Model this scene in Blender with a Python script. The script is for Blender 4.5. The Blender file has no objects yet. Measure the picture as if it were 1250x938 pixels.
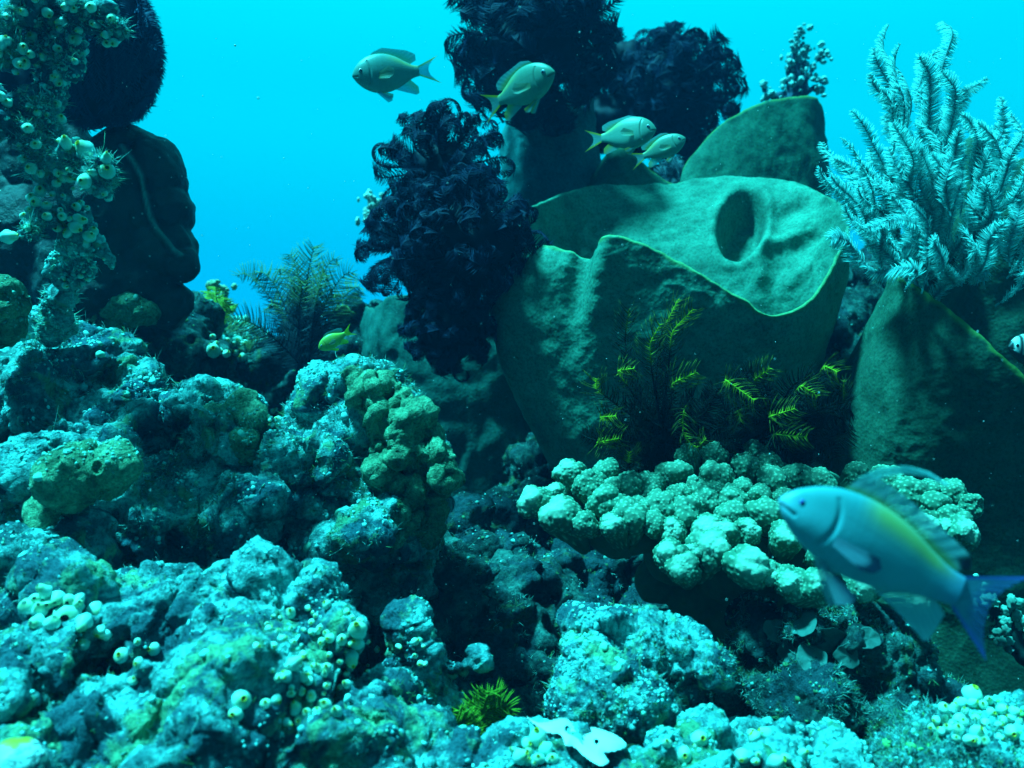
import bpy, bmesh, math, random
import numpy as np
from mathutils import Vector, Matrix, Quaternion

SC = bpy.context.scene
COL = SC.collection
rad = math.radians
RNG = np.random.default_rng(11)

# ------------------------------------------------------------------ camera
F_PX = 1082.0                                  # focal length in pixels of the 1250 px wide photograph
cam_d = bpy.data.cameras.new('camera')
cam_d.sensor_width = 36.0
cam_d.lens = F_PX / 1250.0 * 36.0
cam_d.clip_start = 0.01
cam_d.clip_end = 200.0
cam_d.dof.use_dof = True
cam_d.dof.focus_distance = 1.25
cam_d.dof.aperture_fstop = 4.8
cam = bpy.data.objects.new('camera', cam_d)
COL.objects.link(cam)
cam.location = (0, 0, 0)
cam.rotation_euler = (rad(90), 0, 0)
SC.camera = cam

# ------------------------------------------------------------------ water light
SUN_DIR = Vector((-0.34, -0.11, 0.93)).normalized()      # towards the sun
SUN_EL = math.asin(SUN_DIR.z)
SUN_ROT = math.atan2(SUN_DIR.x, SUN_DIR.y)
W = bpy.data.worlds.new('World')
SC.world = W
W.use_nodes = True
nt = W.node_tree
nt.nodes.clear()
N = nt.nodes.new
out = N('ShaderNodeOutputWorld')
bgr = N('ShaderNodeBackground')
tc = N('ShaderNodeTexCoord')
sep = N('ShaderNodeSeparateXYZ')
nt.links.new(tc.outputs['Generated'], sep.inputs[0])
mr = N('ShaderNodeMapRange')
mr.inputs['From Min'].default_value = -1.0
mr.inputs['From Max'].default_value = 1.0
nt.links.new(sep.outputs['Z'], mr.inputs['Value'])
ramp = N('ShaderNodeValToRGB')
cr = ramp.color_ramp
cr.interpolation = 'EASE'
def zz(z): return (z + 1) / 2
stops = [(-1.0, (0.0, 0.010, 0.03)), (-0.35, (0.0, 0.04, 0.09)), (-0.08, (0.0, 0.24, 0.47)), (0.10, (0.0, 0.52, 0.86)),
         (0.30, (0.0, 0.73, 0.96)), (0.45, (0.0, 0.88, 1.03)), (1.0, (0.03, 1.0, 1.05))]
while len(cr.elements) < len(stops):
    cr.elements.new(0.5)
for e, (z, c) in zip(cr.elements, stops):
    e.position = zz(z)
    e.color = (*c, 1)
nt.links.new(mr.outputs[0], ramp.inputs[0])
# open water lies ahead of the camera (+Y); the water behind it is dimmed to cut fill light on camera-facing sides
az = N('ShaderNodeMapRange')
az.interpolation_type = 'SMOOTHSTEP'
az.inputs['From Min'].default_value = -0.35
az.inputs['From Max'].default_value = 0.55
az.inputs['To Min'].default_value = 0.06
az.inputs['To Max'].default_value = 1.0
nt.links.new(sep.outputs['Y'], az.inputs['Value'])
up = N('ShaderNodeMapRange')
up.interpolation_type = 'SMOOTHSTEP'
up.inputs['From Min'].default_value = 0.45
up.inputs['From Max'].default_value = 0.8
up.inputs['To Min'].default_value = 0.0
up.inputs['To Max'].default_value = 0.65
nt.links.new(sep.outputs['Z'], up.inputs['Value'])
mx = N('ShaderNodeMath')
mx.operation = 'MAXIMUM'
nt.links.new(az.outputs[0], mx.inputs[0])
nt.links.new(up.outputs[0], mx.inputs[1])
mul = N('ShaderNodeVectorMath')
mul.operation = 'SCALE'
nt.links.new(ramp.outputs[0], mul.inputs[0])
nt.links.new(mx.outputs[0], mul.inputs['Scale'])
# the sky seen through the surface straight overhead, filtered by the water
sky = N('ShaderNodeTexSky')
sky.sky_type = 'NISHITA'
sky.sun_disc = False
sky.sun_elevation = SUN_EL
sky.sun_rotation = SUN_ROT
tint = N('ShaderNodeVectorMath')
tint.operation = 'MULTIPLY'
tint.inputs[1].default_value = (0.004, 0.05, 0.05)
nt.links.new(sky.outputs[0], tint.inputs[0])
tint2 = N('ShaderNodeVectorMath')
tint2.operation = 'SCALE'
nt.links.new(tint.outputs[0], tint2.inputs[0])
nt.links.new(up.outputs[0], tint2.inputs['Scale'])
add = N('ShaderNodeVectorMath')
add.operation = 'ADD'
nt.links.new(mul.outputs[0], add.inputs[0])
nt.links.new(tint2.outputs[0], add.inputs[1])
nt.links.new(add.outputs[0], bgr.inputs['Color'])
bgr.inputs['Strength'].default_value = 0.30
nt.links.new(bgr.outputs[0], out.inputs[0])

sun_d = bpy.data.lights.new('sun', 'SUN')
sun_d.energy = 5.0
sun_d.angle = rad(7)
sun_d.color = (0.055, 0.88, 0.97)                # daylight that has lost its red on the way down
sun = bpy.data.objects.new('sun', sun_d)
COL.objects.link(sun)
sun.location = (0, 0, 5)
sun.rotation_euler = (-SUN_DIR).to_track_quat('-Z', 'Y').to_euler()

SC.view_settings.view_transform = 'Standard'
SC.view_settings.look = 'None'
SC.view_settings.exposure = 1.75
SC.view_settings.gamma = 1.0
SC.view_settings.use_curve_mapping = False
SC.render.engine = 'CYCLES'
SC.cycles.use_denoising = True
SC.cycles.max_bounces = 6
SC.cycles.diffuse_bounces = 3
SC.cycles.volume_bounces = 0
SC.cycles.transparent_max_bounces = 12
SC.cycles.caustics_reflective = False
SC.cycles.caustics_refractive = False

# ------------------------------------------------------------------ helpers: pixels, noise, meshes
def at(px, py, Y):
    """Point at distance Y ahead of the camera seen at pixel (px, py) of the 1250x938 photograph."""
    return np.array([(px - 625.0) / F_PX * Y, Y, -(py - 469.0) / F_PX * Y])

def project(P):
    return np.stack([P[:, 0] / P[:, 1] * F_PX + 625.0, -P[:, 2] / P[:, 1] * F_PX + 469.0], 1)

def _h(i, j, k, seed):
    i = i.astype(np.uint32); j = j.astype(np.uint32); k = k.astype(np.uint32)
    h = i * np.uint32(374761393) + j * np.uint32(668265263) + k * np.uint32(2147483647) + np.uint32((seed * 144269 + 977) & 0xffffffff)
    h ^= h >> np.uint32(13)
    h *= np.uint32(1274126177)
    h ^= h >> np.uint32(16)
    h *= np.uint32(2246822519)
    h ^= h >> np.uint32(15)
    return h

_G = RNG.normal(size=(256, 3))
_G /= np.linalg.norm(_G, axis=1)[:, None]

def perlin(P, f, seed=0):
    Q = P * f + 100.0
    I = np.floor(Q).astype(np.int64)
    D = Q - I
    S = D * D * D * (D * (D * 6 - 15) + 10)
    r = np.zeros(len(P))
    for a in (0, 1):
        wx = S[:, 0] if a else 1 - S[:, 0]
        for b in (0, 1):
            wy = S[:, 1] if b else 1 - S[:, 1]
            for c in (0, 1):
                wz = S[:, 2] if c else 1 - S[:, 2]
                g = _G[_h(I[:, 0] + a, I[:, 1] + b, I[:, 2] + c, seed) & np.uint32(255)]
                r += wx * wy * wz * (g[:, 0] * (D[:, 0] - a) + g[:, 1] * (D[:, 1] - b) + g[:, 2] * (D[:, 2] - c))
    return r * 1.5

def fbm(P, f, octs=4, seed=0, gain=0.5):
    r = np.zeros(len(P)); a = 1.0; t = 0
    for o in range(octs):
        r += a * perlin(P, f * 2 ** o, seed + o * 17); t += a; a *= gain
    return r / t * 1.4

def ridged(P, f, octs=3, seed=0):
    r = np.zeros(len(P)); a = 1.0; t = 0
    for o in range(octs):
        r += a * (1 - 2 * np.abs(perlin(P, f * 2 ** o, seed + o * 13))); t += a; a *= 0.5
    return r / t

def worley(P, f, seed=0):
    Q = P * f + 100.0
    I = np.floor(Q).astype(np.int64)
    best = np.full(len(P), 9.0)
    cid = np.zeros(len(P))
    for a in (-1, 0, 1):
        for b in (-1, 0, 1):
            for c in (-1, 0, 1):
                h = _h(I[:, 0] + a, I[:, 1] + b, I[:, 2] + c, seed)
                ox = (h & np.uint32(1023)) / 1023.0
                oy = ((h >> np.uint32(10)) & np.uint32(1023)) / 1023.0
                oz = ((h >> np.uint32(20)) & np.uint32(1023)) / 1023.0
                d = (I[:, 0] + a + ox - Q[:, 0]) ** 2 + (I[:, 1] + b + oy - Q[:, 1]) ** 2 + (I[:, 2] + c + oz - Q[:, 2]) ** 2
                m = d < best
                best = np.where(m, d, best)
                cid = np.where(m, (h % np.uint32(997)) / 997.0, cid)
    return np.sqrt(best), cid

def sstep(a, b, x):
    t = np.clip((x - a) / (b - a), 0, 1)
    return t * t * (3 - 2 * t)

def vnormals(V, F):
    """F: (n,k) polygons."""
    if F.shape[1] == 4:
        n = np.cross(V[F[:, 2]] - V[F[:, 0]], V[F[:, 3]] - V[F[:, 1]])
    else:
        n = np.cross(V[F[:, 1]] - V[F[:, 0]], V[F[:, 2]] - V[F[:, 0]])
    r = np.zeros_like(V)
    for k in range(F.shape[1]):
        for c in range(3):
            r[:, c] += np.bincount(F[:, k], n[:, c], minlength=len(V))
    l = np.linalg.norm(r, axis=1)
    l[l == 0] = 1
    return r / l[:, None]

def mesh_np(name, V, faces, smooth=True, col=None, mat_idx=None):
    """faces: list of (n,k) int arrays."""
    me = bpy.data.meshes.new(name)
    V = np.ascontiguousarray(V, dtype=np.float32)
    faces = [np.asarray(f, dtype=np.int32) for f in faces if len(f)]
    me.vertices.add(len(V))
    me.vertices.foreach_set('co', V.ravel())
    loops = np.concatenate([f.ravel() for f in faces])
    tot = np.concatenate([np.full(len(f), f.shape[1], np.int32) for f in faces])
    start = np.concatenate([[0], np.cumsum(tot)[:-1]]).astype(np.int32)
    me.loops.add(len(loops))
    me.loops.foreach_set('vertex_index', loops)
    me.polygons.add(len(tot))
    me.polygons.foreach_set('loop_start', start)
    me.polygons.foreach_set('loop_total', tot)
    if mat_idx is not None:
        me.polygons.foreach_set('material_index', np.asarray(mat_idx, np.int32))
    if smooth:
        me.polygons.foreach_set('use_smooth', np.ones(len(tot), bool))
    if col is not None:
        a = me.attributes.new('tint', 'FLOAT_COLOR', 'POINT')
        c = np.ones((len(V), 4), np.float32)
        c[:, :3] = col
        a.data.foreach_set('color', c.ravel())
    me.update(calc_edges=True)
    return me

def part(name, me, mats, parent=None, loc=None, label=None):
    o = bpy.data.objects.new(name, me)
    COL.objects.link(o)
    for m in (mats if isinstance(mats, (list, tuple)) else [mats]):
        if m.name not in [s.name for s in me.materials if s]:
            me.materials.append(m)
    if parent is not None:
        o.parent = parent
    if loc is not None:
        o.location = loc
    if label:
        o['label'] = label
    return o

def tag(o, label, cat=None, group=None, kind=None):
    o['label'] = label
    if cat: o['category'] = cat
    if group: o['group'] = group
    if kind: o['kind'] = kind
    return o

def empty(name, loc, label, cat, group=None):
    o = bpy.data.objects.new(name, None)
    o.empty_display_size = 0.02
    COL.objects.link(o)
    o.location = loc
    return tag(o, label, cat, group)

def ico(sub):
    bm = bmesh.new()
    bmesh.ops.create_icosphere(bm, subdivisions=sub, radius=1.0)
    V = np.array([v.co[:] for v in bm.verts]); F = np.array([[v.index for v in f.verts] for f in bm.faces])
    bm.free()
    return V, F
ICO = {k: ico(k) for k in (1, 2, 3, 4, 5)}

def union_blob(spheres, voxel, smooth=6):
    """One closed skin around many balls given as (centre xyz, radius or (rx,ry,rz))."""
    Vs, Fs, n = [], [], 0
    V0, F0 = ICO[3]
    for c, r in spheres:
        Vs.append(V0 * np.asarray(r) + np.asarray(c)); Fs.append(F0 + n); n += len(V0)
    me = mesh_np('tmp', np.concatenate(Vs), [np.concatenate(Fs)])
    o = bpy.data.objects.new('tmp', me)
    COL.objects.link(o)
    m = o.modifiers.new('r', 'REMESH'); m.mode = 'VOXEL'; m.voxel_size = voxel
    if smooth:
        s = o.modifiers.new('s', 'SMOOTH'); s.factor = 0.5; s.iterations = smooth
    dg = bpy.context.evaluated_depsgraph_get()
    e = o.evaluated_get(dg)
    m2 = e.to_mesh()
    V = np.empty(len(m2.vertices) * 3, np.float32); m2.vertices.foreach_get('co', V)
    lt = np.empty(len(m2.polygons), np.int32); m2.polygons.foreach_get('loop_total', lt)
    L = np.empty(len(m2.loops), np.int32); m2.loops.foreach_get('vertex_index', L)
    e.to_mesh_clear()
    bpy.data.objects.remove(o); bpy.data.meshes.remove(me)
    assert (lt == 4).all()
    return V.reshape(-1, 3).astype(np.float64), L.reshape(-1, 4)

# ------------------------------------------------------------------ materials
def newmat(name):
    m = bpy.data.materials.new(name)
    m.use_nodes = True
    t = m.node_tree
    b = t.nodes['Principled BSDF']
    return m, t, b

def noise_node(t, vec, scale, detail=4, rough=0.6, dist=0.0):
    n = t.nodes.new('ShaderNodeTexNoise')
    n.inputs['Scale'].default_value = scale
    n.inputs['Detail'].default_value = detail
    n.inputs['Roughness'].default_value = rough
    n.inputs['Distortion'].default_value = dist
    t.links.new(vec, n.inputs['Vector'])
    return n

def rampn(t, fac, stops):
    r = t.nodes.new('ShaderNodeValToRGB')
    while len(r.color_ramp.elements) < len(stops):
        r.color_ramp.elements.new(0.5)
    for e, (p, c) in zip(r.color_ramp.elements, stops):
        e.position = p
        e.color = (*c, 1) if len(c) == 3 else c
    t.links.new(fac, r.inputs[0])
    return r

def mixn(t, fac, a, b, mode='MIX'):
    m = t.nodes.new('ShaderNodeMix')
    m.data_type = 'RGBA'
    m.blend_type = mode
    for key, v in ((0, fac), (6, a), (7, b)):
        if hasattr(v, 'links') or hasattr(v, 'is_linked'):
            t.links.new(v, m.inputs[key])
        else:
            m.inputs[key].default_value = v if key == 0 else (*v, 1)
    return m.outputs[2]

def bumpn(t, b, height, strength, dist, prev=None):
    n = t.nodes.new('ShaderNodeBump')
    n.inputs['Strength'].default_value = strength
    n.inputs['Distance'].default_value = dist
    t.links.new(height, n.inputs['Height'])
    if prev is not None:
        t.links.new(prev.outputs[0], n.inputs['Normal'])
    t.links.new(n.outputs[0], b.inputs['Normal'])
    return n

def rock_mat(name, pale, dark, accent, yellow, pale_at=0.5, accent_amt=0.45, yellow_amt=0.35, scale=1.0, use_tint=False):
    """Encrusted reef rock: pale silt, dark turf, patches of coralline and yellow-green growth."""
    m, t, b = newmat(name)
    g = t.nodes.new('ShaderNodeNewGeometry')
    pos = g.outputs['Position']
    n1 = noise_node(t, pos, 26 * scale, 6, 0.68, 0.4)
    base = rampn(t, n1.outputs[0], [(pale_at - 0.13, dark), (pale_at, tuple((a + c) / 2 for a, c in zip(dark, pale))), (pale_at + 0.09, pale)])
    n2 = noise_node(t, pos, 11 * scale, 4, 0.6, 0.8)
    a_m = rampn(t, n2.outputs[0], [(0.60 - accent_amt * 0.2, (0, 0, 0)), (0.68 - accent_amt * 0.2, (1, 1, 1))])
    c1 = mixn(t, a_m.outputs[0], base.outputs[0], accent)
    mp = t.nodes.new('ShaderNodeVectorMath'); mp.operation = 'ADD'; mp.inputs[1].default_value = (7.3, 2.1, 4.4)
    t.links.new(pos, mp.inputs[0])
    n3 = noise_node(t, mp.outputs[0], 14 * scale, 4, 0.65, 0.5)
    y_m = rampn(t, n3.outputs[0], [(0.66 - yellow_amt * 0.2, (0, 0, 0)), (0.73 - yellow_amt * 0.2, (1, 1, 1))])
    c2 = mixn(t, y_m.outputs[0], c1, yellow)
    n4 = noise_node(t, pos, 170, 3, 0.7)
    sp = rampn(t, n4.outputs[0], [(0.30, (0.35, 0.38, 0.42)), (0.52, (1, 1, 1)), (0.75, (1.25, 1.25, 1.2))])
    c3 = mixn(t, 1.0, c2, sp.outputs[0], 'MULTIPLY')
    if use_tint:
        at_ = t.nodes.new('ShaderNodeAttribute'); at_.attribute_name = 'tint'
        c3 = mixn(t, 1.0, c3, at_.outputs['Color'], 'MULTIPLY')
    t.links.new(c3, b.inputs['Base Color'])
    b.inputs['Roughness'].default_value = 0.85
    b.inputs['Specular IOR Level'].default_value = 0.12
    v = t.nodes.new('ShaderNodeTexVoronoi'); v.inputs['Scale'].default_value = 110
    v.inputs['Randomness'].default_value = 1.0
    t.links.new(pos, v.inputs['Vector'])
    h1 = noise_node(t, pos, 95, 5, 0.75)
    bp = bumpn(t, b, v.outputs['Distance'], 0.25, 0.006)
    bumpn(t, b, h1.outputs[0], 0.9, 0.014, bp)
    return m

def tint_mat(name, rough=0.6, spec=0.25, translucent=0.0, bump=None, alpha=1.0, noise_amt=0.0, noise_scale=120):
    """Colour read from the 'tint' attribute (the growth's own markings)."""
    m, t, b = newmat(name)
    a = t.nodes.new('ShaderNodeAttribute'); a.attribute_name = 'tint'
    c = a.outputs['Color']
    g = t.nodes.new('ShaderNodeNewGeometry')
    if noise_amt:
        n = noise_node(t, g.outputs['Position'], noise_scale, 4, 0.65)
        lo = 1 - noise_amt
        r = rampn(t, n.outputs[0], [(0.3, (lo, lo, lo)), (0.7, (1 + noise_amt * 0.5,) * 3)])
        c = mixn(t, 1.0, c, r.outputs[0], 'MULTIPLY')
    t.links.new(c, b.inputs['Base Color'])
    b.inputs['Roughness'].default_value = rough
    b.inputs['Specular IOR Level'].default_value = spec
    if bump:
        n = noise_node(t, g.outputs['Position'], bump[0], 4, 0.6)
        bumpn(t, b, n.outputs[0], bump[1], bump[2])
    if translucent or alpha < 1:
        o = t.nodes['Material Output']
        sh = b.outputs[0]
        if translucent:
            tr = t.nodes.new('ShaderNodeBsdfTranslucent')
            t.links.new(c, tr.inputs[0])
            ms = t.nodes.new('ShaderNodeMixShader'); ms.inputs[0].default_value = translucent
            t.links.new(sh, ms.inputs[1]); t.links.new(tr.outputs[0], ms.inputs[2]); sh = ms.outputs[0]
        if alpha < 1:
            tp = t.nodes.new('ShaderNodeBsdfTransparent')
            ms = t.nodes.new('ShaderNodeMixShader'); ms.inputs[0].default_value = 1 - alpha
            t.links.new(sh, ms.inputs[1]); t.links.new(tp.outputs[0], ms.inputs[2]); sh = ms.outputs[0]
        t.links.new(sh, o.inputs[0])
    return m

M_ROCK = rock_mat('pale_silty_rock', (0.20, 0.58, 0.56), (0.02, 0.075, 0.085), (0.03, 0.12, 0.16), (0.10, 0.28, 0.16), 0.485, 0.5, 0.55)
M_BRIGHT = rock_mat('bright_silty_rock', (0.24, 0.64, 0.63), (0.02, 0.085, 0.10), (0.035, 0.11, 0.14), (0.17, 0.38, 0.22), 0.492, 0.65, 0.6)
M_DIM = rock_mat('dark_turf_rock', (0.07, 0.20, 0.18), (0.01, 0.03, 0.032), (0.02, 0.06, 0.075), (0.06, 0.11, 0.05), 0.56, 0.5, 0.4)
M_CRUST = tint_mat('crusty_growth', 0.85, 0.1, noise_amt=0.35)
# ------------------------------------------------------------------ the sea floor
def sea_floor():
    n = 260
    u = np.linspace(-1, 1, n)
    x = np.sign(u) * (np.abs(u) * 1.6 + np.abs(u) ** 6 * 13)
    w = np.linspace(0, 1, n)
    y = -1.2 + w * 4.5 + w ** 8 * 12
    X, Y = np.meshgrid(x, y)
    P = np.stack([X.ravel(), Y.ravel(), np.zeros(X.size)], 1)
    h = -0.52 + 0.30 * sstep(1.2, 2.1, P[:, 1]) * sstep(0.25, -0.45, P[:, 0])
    h += 0.16 * sstep(1.4, 2.4, P[:, 1]) * sstep(-0.2, 0.4, P[:, 0])
    h -= 1.6 * sstep(2.9, 5.5, P[:, 1])
    h += 0.10 * fbm(P, 2.2, 5, 3) + 0.035 * ridged(P, 9, 3, 5) + 0.012 * fbm(P, 40, 3, 9)
    P[:, 2] = h
    i = np.arange((n - 1) * (n - 1))
    a = (i // (n - 1)) * n + i % (n - 1)
    F = np.stack([a, a + 1, a + n + 1, a + n], 1)
    o = part('seabed', mesh_np('seabed', P, [F]), M_DIM)
    tag(o, 'dark rubble-strewn reef floor between the rocks', kind='structure')
sea_floor()

# ------------------------------------------------------------------ rocks
def crumbs(V, F, n, size, cols, parent, name, base, up_bias=0.0, leaf=0.25, seed=0):
    """A crust of small nodules and flakes grown over a rock: one uncountable layer."""
    r = np.random.default_rng(seed + 100)
    Nn = vnormals(V, F)
    c = V[F].mean(1)
    fn = Nn[F].mean(1)
    area = np.linalg.norm(np.cross(V[F[:, 2]] - V[F[:, 0]], V[F[:, 3]] - V[F[:, 1]]), axis=1)
    patch = sstep(-0.15, 0.35, fbm(c, 16, 3, seed + 7))
    w = area * np.clip(fn[:, 2] + 0.35 + up_bias, 0.02, 1.2) * (0.05 + patch ** 2) * (fn[:, 1] < 0.55)
    idx = r.choice(len(F), n, p=w / w.sum())
    P, Nr = c[idx], fn[idx]
    Nr = Nr / np.linalg.norm(Nr, axis=1)[:, None]
    V0, F0 = ICO[2 if size > 0.005 else 1]
    s = size * 0.5 * np.exp(r.normal(0, 0.4, n))
    isleaf = r.random(n) < leaf * 0.6
    # frame
    t = np.cross(Nr, r.normal(size=(n, 3)))
    t /= np.linalg.norm(t, axis=1)[:, None]
    b = np.cross(Nr, t)
    if size > 0.005:
        o3 = r.uniform(0, 50, (n, 1, 3))
        jit = 1 + 0.45 * fbm((V0[None] + o3).reshape(-1, 3), 1.6, 2, seed).reshape(n, len(V0))
    else:
        jit = 1 + 0.22 * r.normal(size=(n, len(V0)))
    L = V0[None] * jit[..., None]
    sx = np.where(isleaf, 1.3, 1.0) * (0.8 + 0.5 * r.random(n)); sy = np.where(isleaf, 0.35, 1.0); sz = np.where(isleaf, 1.3, 0.6 + 0.5 * r.random(n))
    W_ = (L[..., 0:1] * (sx * s)[:, None, None] * t[:, None] + L[..., 1:2] * (sy * s)[:, None, None] * b[:, None]
          + L[..., 2:3] * (sz * s)[:, None, None] * Nr[:, None] + (P - Nr * (s * 0.12)[:, None])[:, None])
    FF = (F0[None] + (np.arange(n) * len(V0))[:, None, None]).reshape(-1, 3)
    cols = np.asarray(cols) * np.array([0.4, 1, 1])
    ci = cols[r.integers(0, len(cols), n)] * (0.7 + 0.6 * r.random((n, 1)))
    cc = np.repeat(ci, len(V0), 0)
    me = mesh_np(name, W_.reshape(-1, 3) - base, [FF], col=cc)
    o = part(name, me, M_CRUST, parent)
    o['kind'] = 'stuff'
    return o

def turf(V, F, n, length, cols, parent, base, seed=0, name='algae_turf', width=0.00045):
    """Short ragged algal filaments over a rock, one uncountable layer."""
    r = np.random.default_rng(seed + 400)
    Nn = vnormals(V, F); c = V[F].mean(1); fn = Nn[F].mean(1)
    area = np.linalg.norm(np.cross(V[F[:, 2]] - V[F[:, 0]], V[F[:, 3]] - V[F[:, 1]]), axis=1)
    w = area * sstep(-0.1, 0.3, fbm(c, 13, 3, seed + 3)) * (fn[:, 1] < 0.5) * (fn[:, 2] > -0.5) + 1e-12
    idx = r.choice(len(F), n // 6, p=w / w.sum())
    idx = np.repeat(idx, 6)
    n = len(idx)
    P = c[idx] + r.normal(0, length * 0.25, (n, 3)); d = fn[idx] + r.normal(0, 0.55, (n, 3)); d /= np.linalg.norm(d, axis=1)[:, None]
    P = P - fn[idx] * length * 0.15
    L = length * np.exp(r.normal(0, 0.4, n))
    side = np.cross(d, r.normal(size=(n, 3))); side /= np.linalg.norm(side, axis=1)[:, None]
    b = np.cross(d, side)
    bend = r.normal(0, 0.35, (n, 3)) + np.array([0.1, 0, -0.1])
    rows = []
    for q, ww in ((0, 1.0), (0.5, 0.8)):
        ctr = P + d * (L * q)[:, None] + bend * (L * q * q)[:, None]
        for a in (0, 2.094, 4.189):
            rows.append(ctr + (math.cos(a) * side + math.sin(a) * b) * width * ww)
    rows.append(P + d * L[:, None] + bend * L[:, None])
    VV = np.stack(rows, 1)
    f = np.array([(0, 1, 4), (0, 4, 3), (1, 2, 5), (1, 5, 4), (2, 0, 3), (2, 3, 5), (3, 4, 6), (4, 5, 6), (5, 3, 6)])
    FF = (f[None] + (np.arange(n) * 7)[:, None, None]).reshape(-1, 3)
    cc = (np.asarray(cols) * np.array([0.5, 1, 1]))[r.integers(0, len(cols), n // 6)]
    cc = np.repeat(np.repeat(cc, 6, 0), 7, 0)
    o = part(name, mesh_np(name, VV.reshape(-1, 3) - base, [FF], col=cc), M_CRUST, parent)
    o['kind'] = 'stuff'
    return o

PALE = [(0.50, 0.52, 0.50), (0.44, 0.48, 0.47), (0.36, 0.40, 0.40), (0.58, 0.60, 0.58), (0.44, 0.46, 0.34), (0.30, 0.34, 0.35)]
DIMC = [(0.20, 0.22, 0.20), (0.10, 0.13, 0.12), (0.30, 0.32, 0.28), (0.16, 0.17, 0.08)]

def displace(V, F, warp=0.03, lump=0.014, nod=0.006, cav=0.03, fine=0.003, seed=0, sc=1.0):
    w = np.stack([fbm(V, 7 * sc, 3, seed + k * 31) for k in range(3)], 1)
    V = V + w * warp
    n = vnormals(V, F)
    d1, _ = worley(V, 17 * sc, seed + 1)
    d2, _ = worley(V, 44 * sc, seed + 2)
    holes = sstep(0.20, 0.42, fbm(V, 11 * sc, 3, seed + 3))
    amp = 0.35 + 0.9 * sstep(-0.25, 0.3, fbm(V, 6 * sc, 2, seed + 8))
    V = V + n * (lump * (0.55 - d1) * 1.9 + nod * amp * (0.55 - d2) * 2.0 + lump * 0.7 * ridged(V, 14 * sc, 3, seed + 4) - cav * holes)[:, None]
    d3, _ = worley(V, 95 * sc, seed + 12)
    n = vnormals(V, F)
    V = V + n * (nod * 0.5 * sstep(-0.1, 0.4, fbm(V, 9, 2, seed + 14)) * (0.6 - d3) * 1.6 + fine * amp * 1.6 * ridged(V, 75, 3, seed + 5) + fine * fbm(V, 160, 2, seed + 6))[:, None]
    return V

def rock(name, label, cat, lobes, voxel, mat, seed, n_crumb=0, crumb=0.0035, cols=PALE, smooth=5, group=None, leaf=0.3, n_turf=0, turf_len=0.006, **kw):
    """lobes: (px, py, Y, radius in px [, squash xyz])."""
    sph = []
    for l in lobes:
        r = l[3] * l[2] / F_PX
        sph.append((at(*l[:3]), np.array(l[4] if len(l) > 4 else (1, 1, 1)) * r))
    V, F = union_blob(sph, voxel, smooth)
    V = displace(V, F, seed=seed, **kw)
    base = np.array([V[:, 0].mean(), V[:, 1].mean(), V[:, 2].min()])
    o = part(name, mesh_np(name, V - base, [F]), mat, None, base)
    tag(o, label, cat, group)
    if n_crumb:
        crumbs(V, F, int(n_crumb * 0.45), crumb, cols, o, 'crusty_growth', base, seed=seed, leaf=leaf)
        crumbs(V, F, int(n_crumb * 0.03), 0.0052, cols, o, 'nodule_growth', base, seed=seed + 5, leaf=0.1)
    if n_turf:
        turf(V, F, n_turf, turf_len, [(0.10, 0.15, 0.13), (0.22, 0.28, 0.24), (0.36, 0.42, 0.38), (0.16, 0.20, 0.08), (0.05, 0.08, 0.09)], o, base, seed)
    return o, V, F

# rear ledge under the dark sponge column, and the hump behind the green feather star
rock('reef_rock', 'dark lumpy rock under the dark sponge column at the left', 'rock',
     [(60, 420, 1.75, 60), (140, 410, 1.75, 55), (200, 430, 1.75, 60), (225, 400, 1.8, 35), (150, 470, 1.75, 80), (235, 455, 1.75, 45), (40, 480, 1.75, 80)],
     0.006, M_DIM, 3, 1400, 0.004, DIMC, warp=0.04, cav=0.03)
rock('reef_rock', 'white-tufted low rock below the green feather star', 'rock',
     [(265, 430, 1.95, 38), (300, 440, 1.95, 34), (255, 470, 1.95, 45), (320, 475, 1.95, 40), (290, 410, 2.0, 20), (345, 500, 2.0, 50)],
     0.006, M_ROCK, 5, 1800, 0.006, [(0.5, 0.55, 0.45), (0.3, 0.35, 0.2), (0.2, 0.25, 0.2), (0.6, 0.62, 0.5)])
rock('reef_rock', 'round dark rock right behind the green feather star', 'rock',
     [(335, 455, 1.9, 32), (350, 470, 1.9, 34), (340, 490, 1.9, 36)], 0.006, M_DIM, 6, 500, 0.004, DIMC, warp=0.02)
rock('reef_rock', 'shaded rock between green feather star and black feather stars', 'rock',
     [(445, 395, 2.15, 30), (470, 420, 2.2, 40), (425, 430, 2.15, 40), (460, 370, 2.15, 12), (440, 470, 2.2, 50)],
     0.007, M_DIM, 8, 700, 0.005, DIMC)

# the left slope
rock('reef_rock', 'pitted pale rock in the upper part of the left slope', 'rock',
     [(15, 425, 1.3, 50), (70, 430, 1.3, 42), (120, 455, 1.28, 52), (160, 490, 1.25, 44), (60, 500, 1.25, 70), (0, 520, 1.25, 60), (130, 530, 1.25, 60)],
     0.0034, M_ROCK, 21, 3600, 0.0034, n_turf=9000, warp=0.035, cav=0.045, lump=0.016)
rock('reef_rock', 'broad ragged middle rock of the left slope, shaded underneath', 'rock',
     [(60, 600, 1.15, 80), (160, 575, 1.18, 62), (240, 560, 1.2, 58), (310, 560, 1.2, 55), (290, 520, 1.25, 38), (370, 600, 1.2, 50), (420, 640, 1.2, 50),
      (300, 620, 1.17, 60), (200, 640, 1.2, 80), (100, 660, 1.2, 80), (360, 680, 1.25, 70), (350, 560, 1.22, 40), (20, 700, 1.15, 70)],
     0.0033, M_ROCK, 33, 6500, 0.0034, n_turf=18000, warp=0.05, cav=0.05, lump=0.018)
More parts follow.
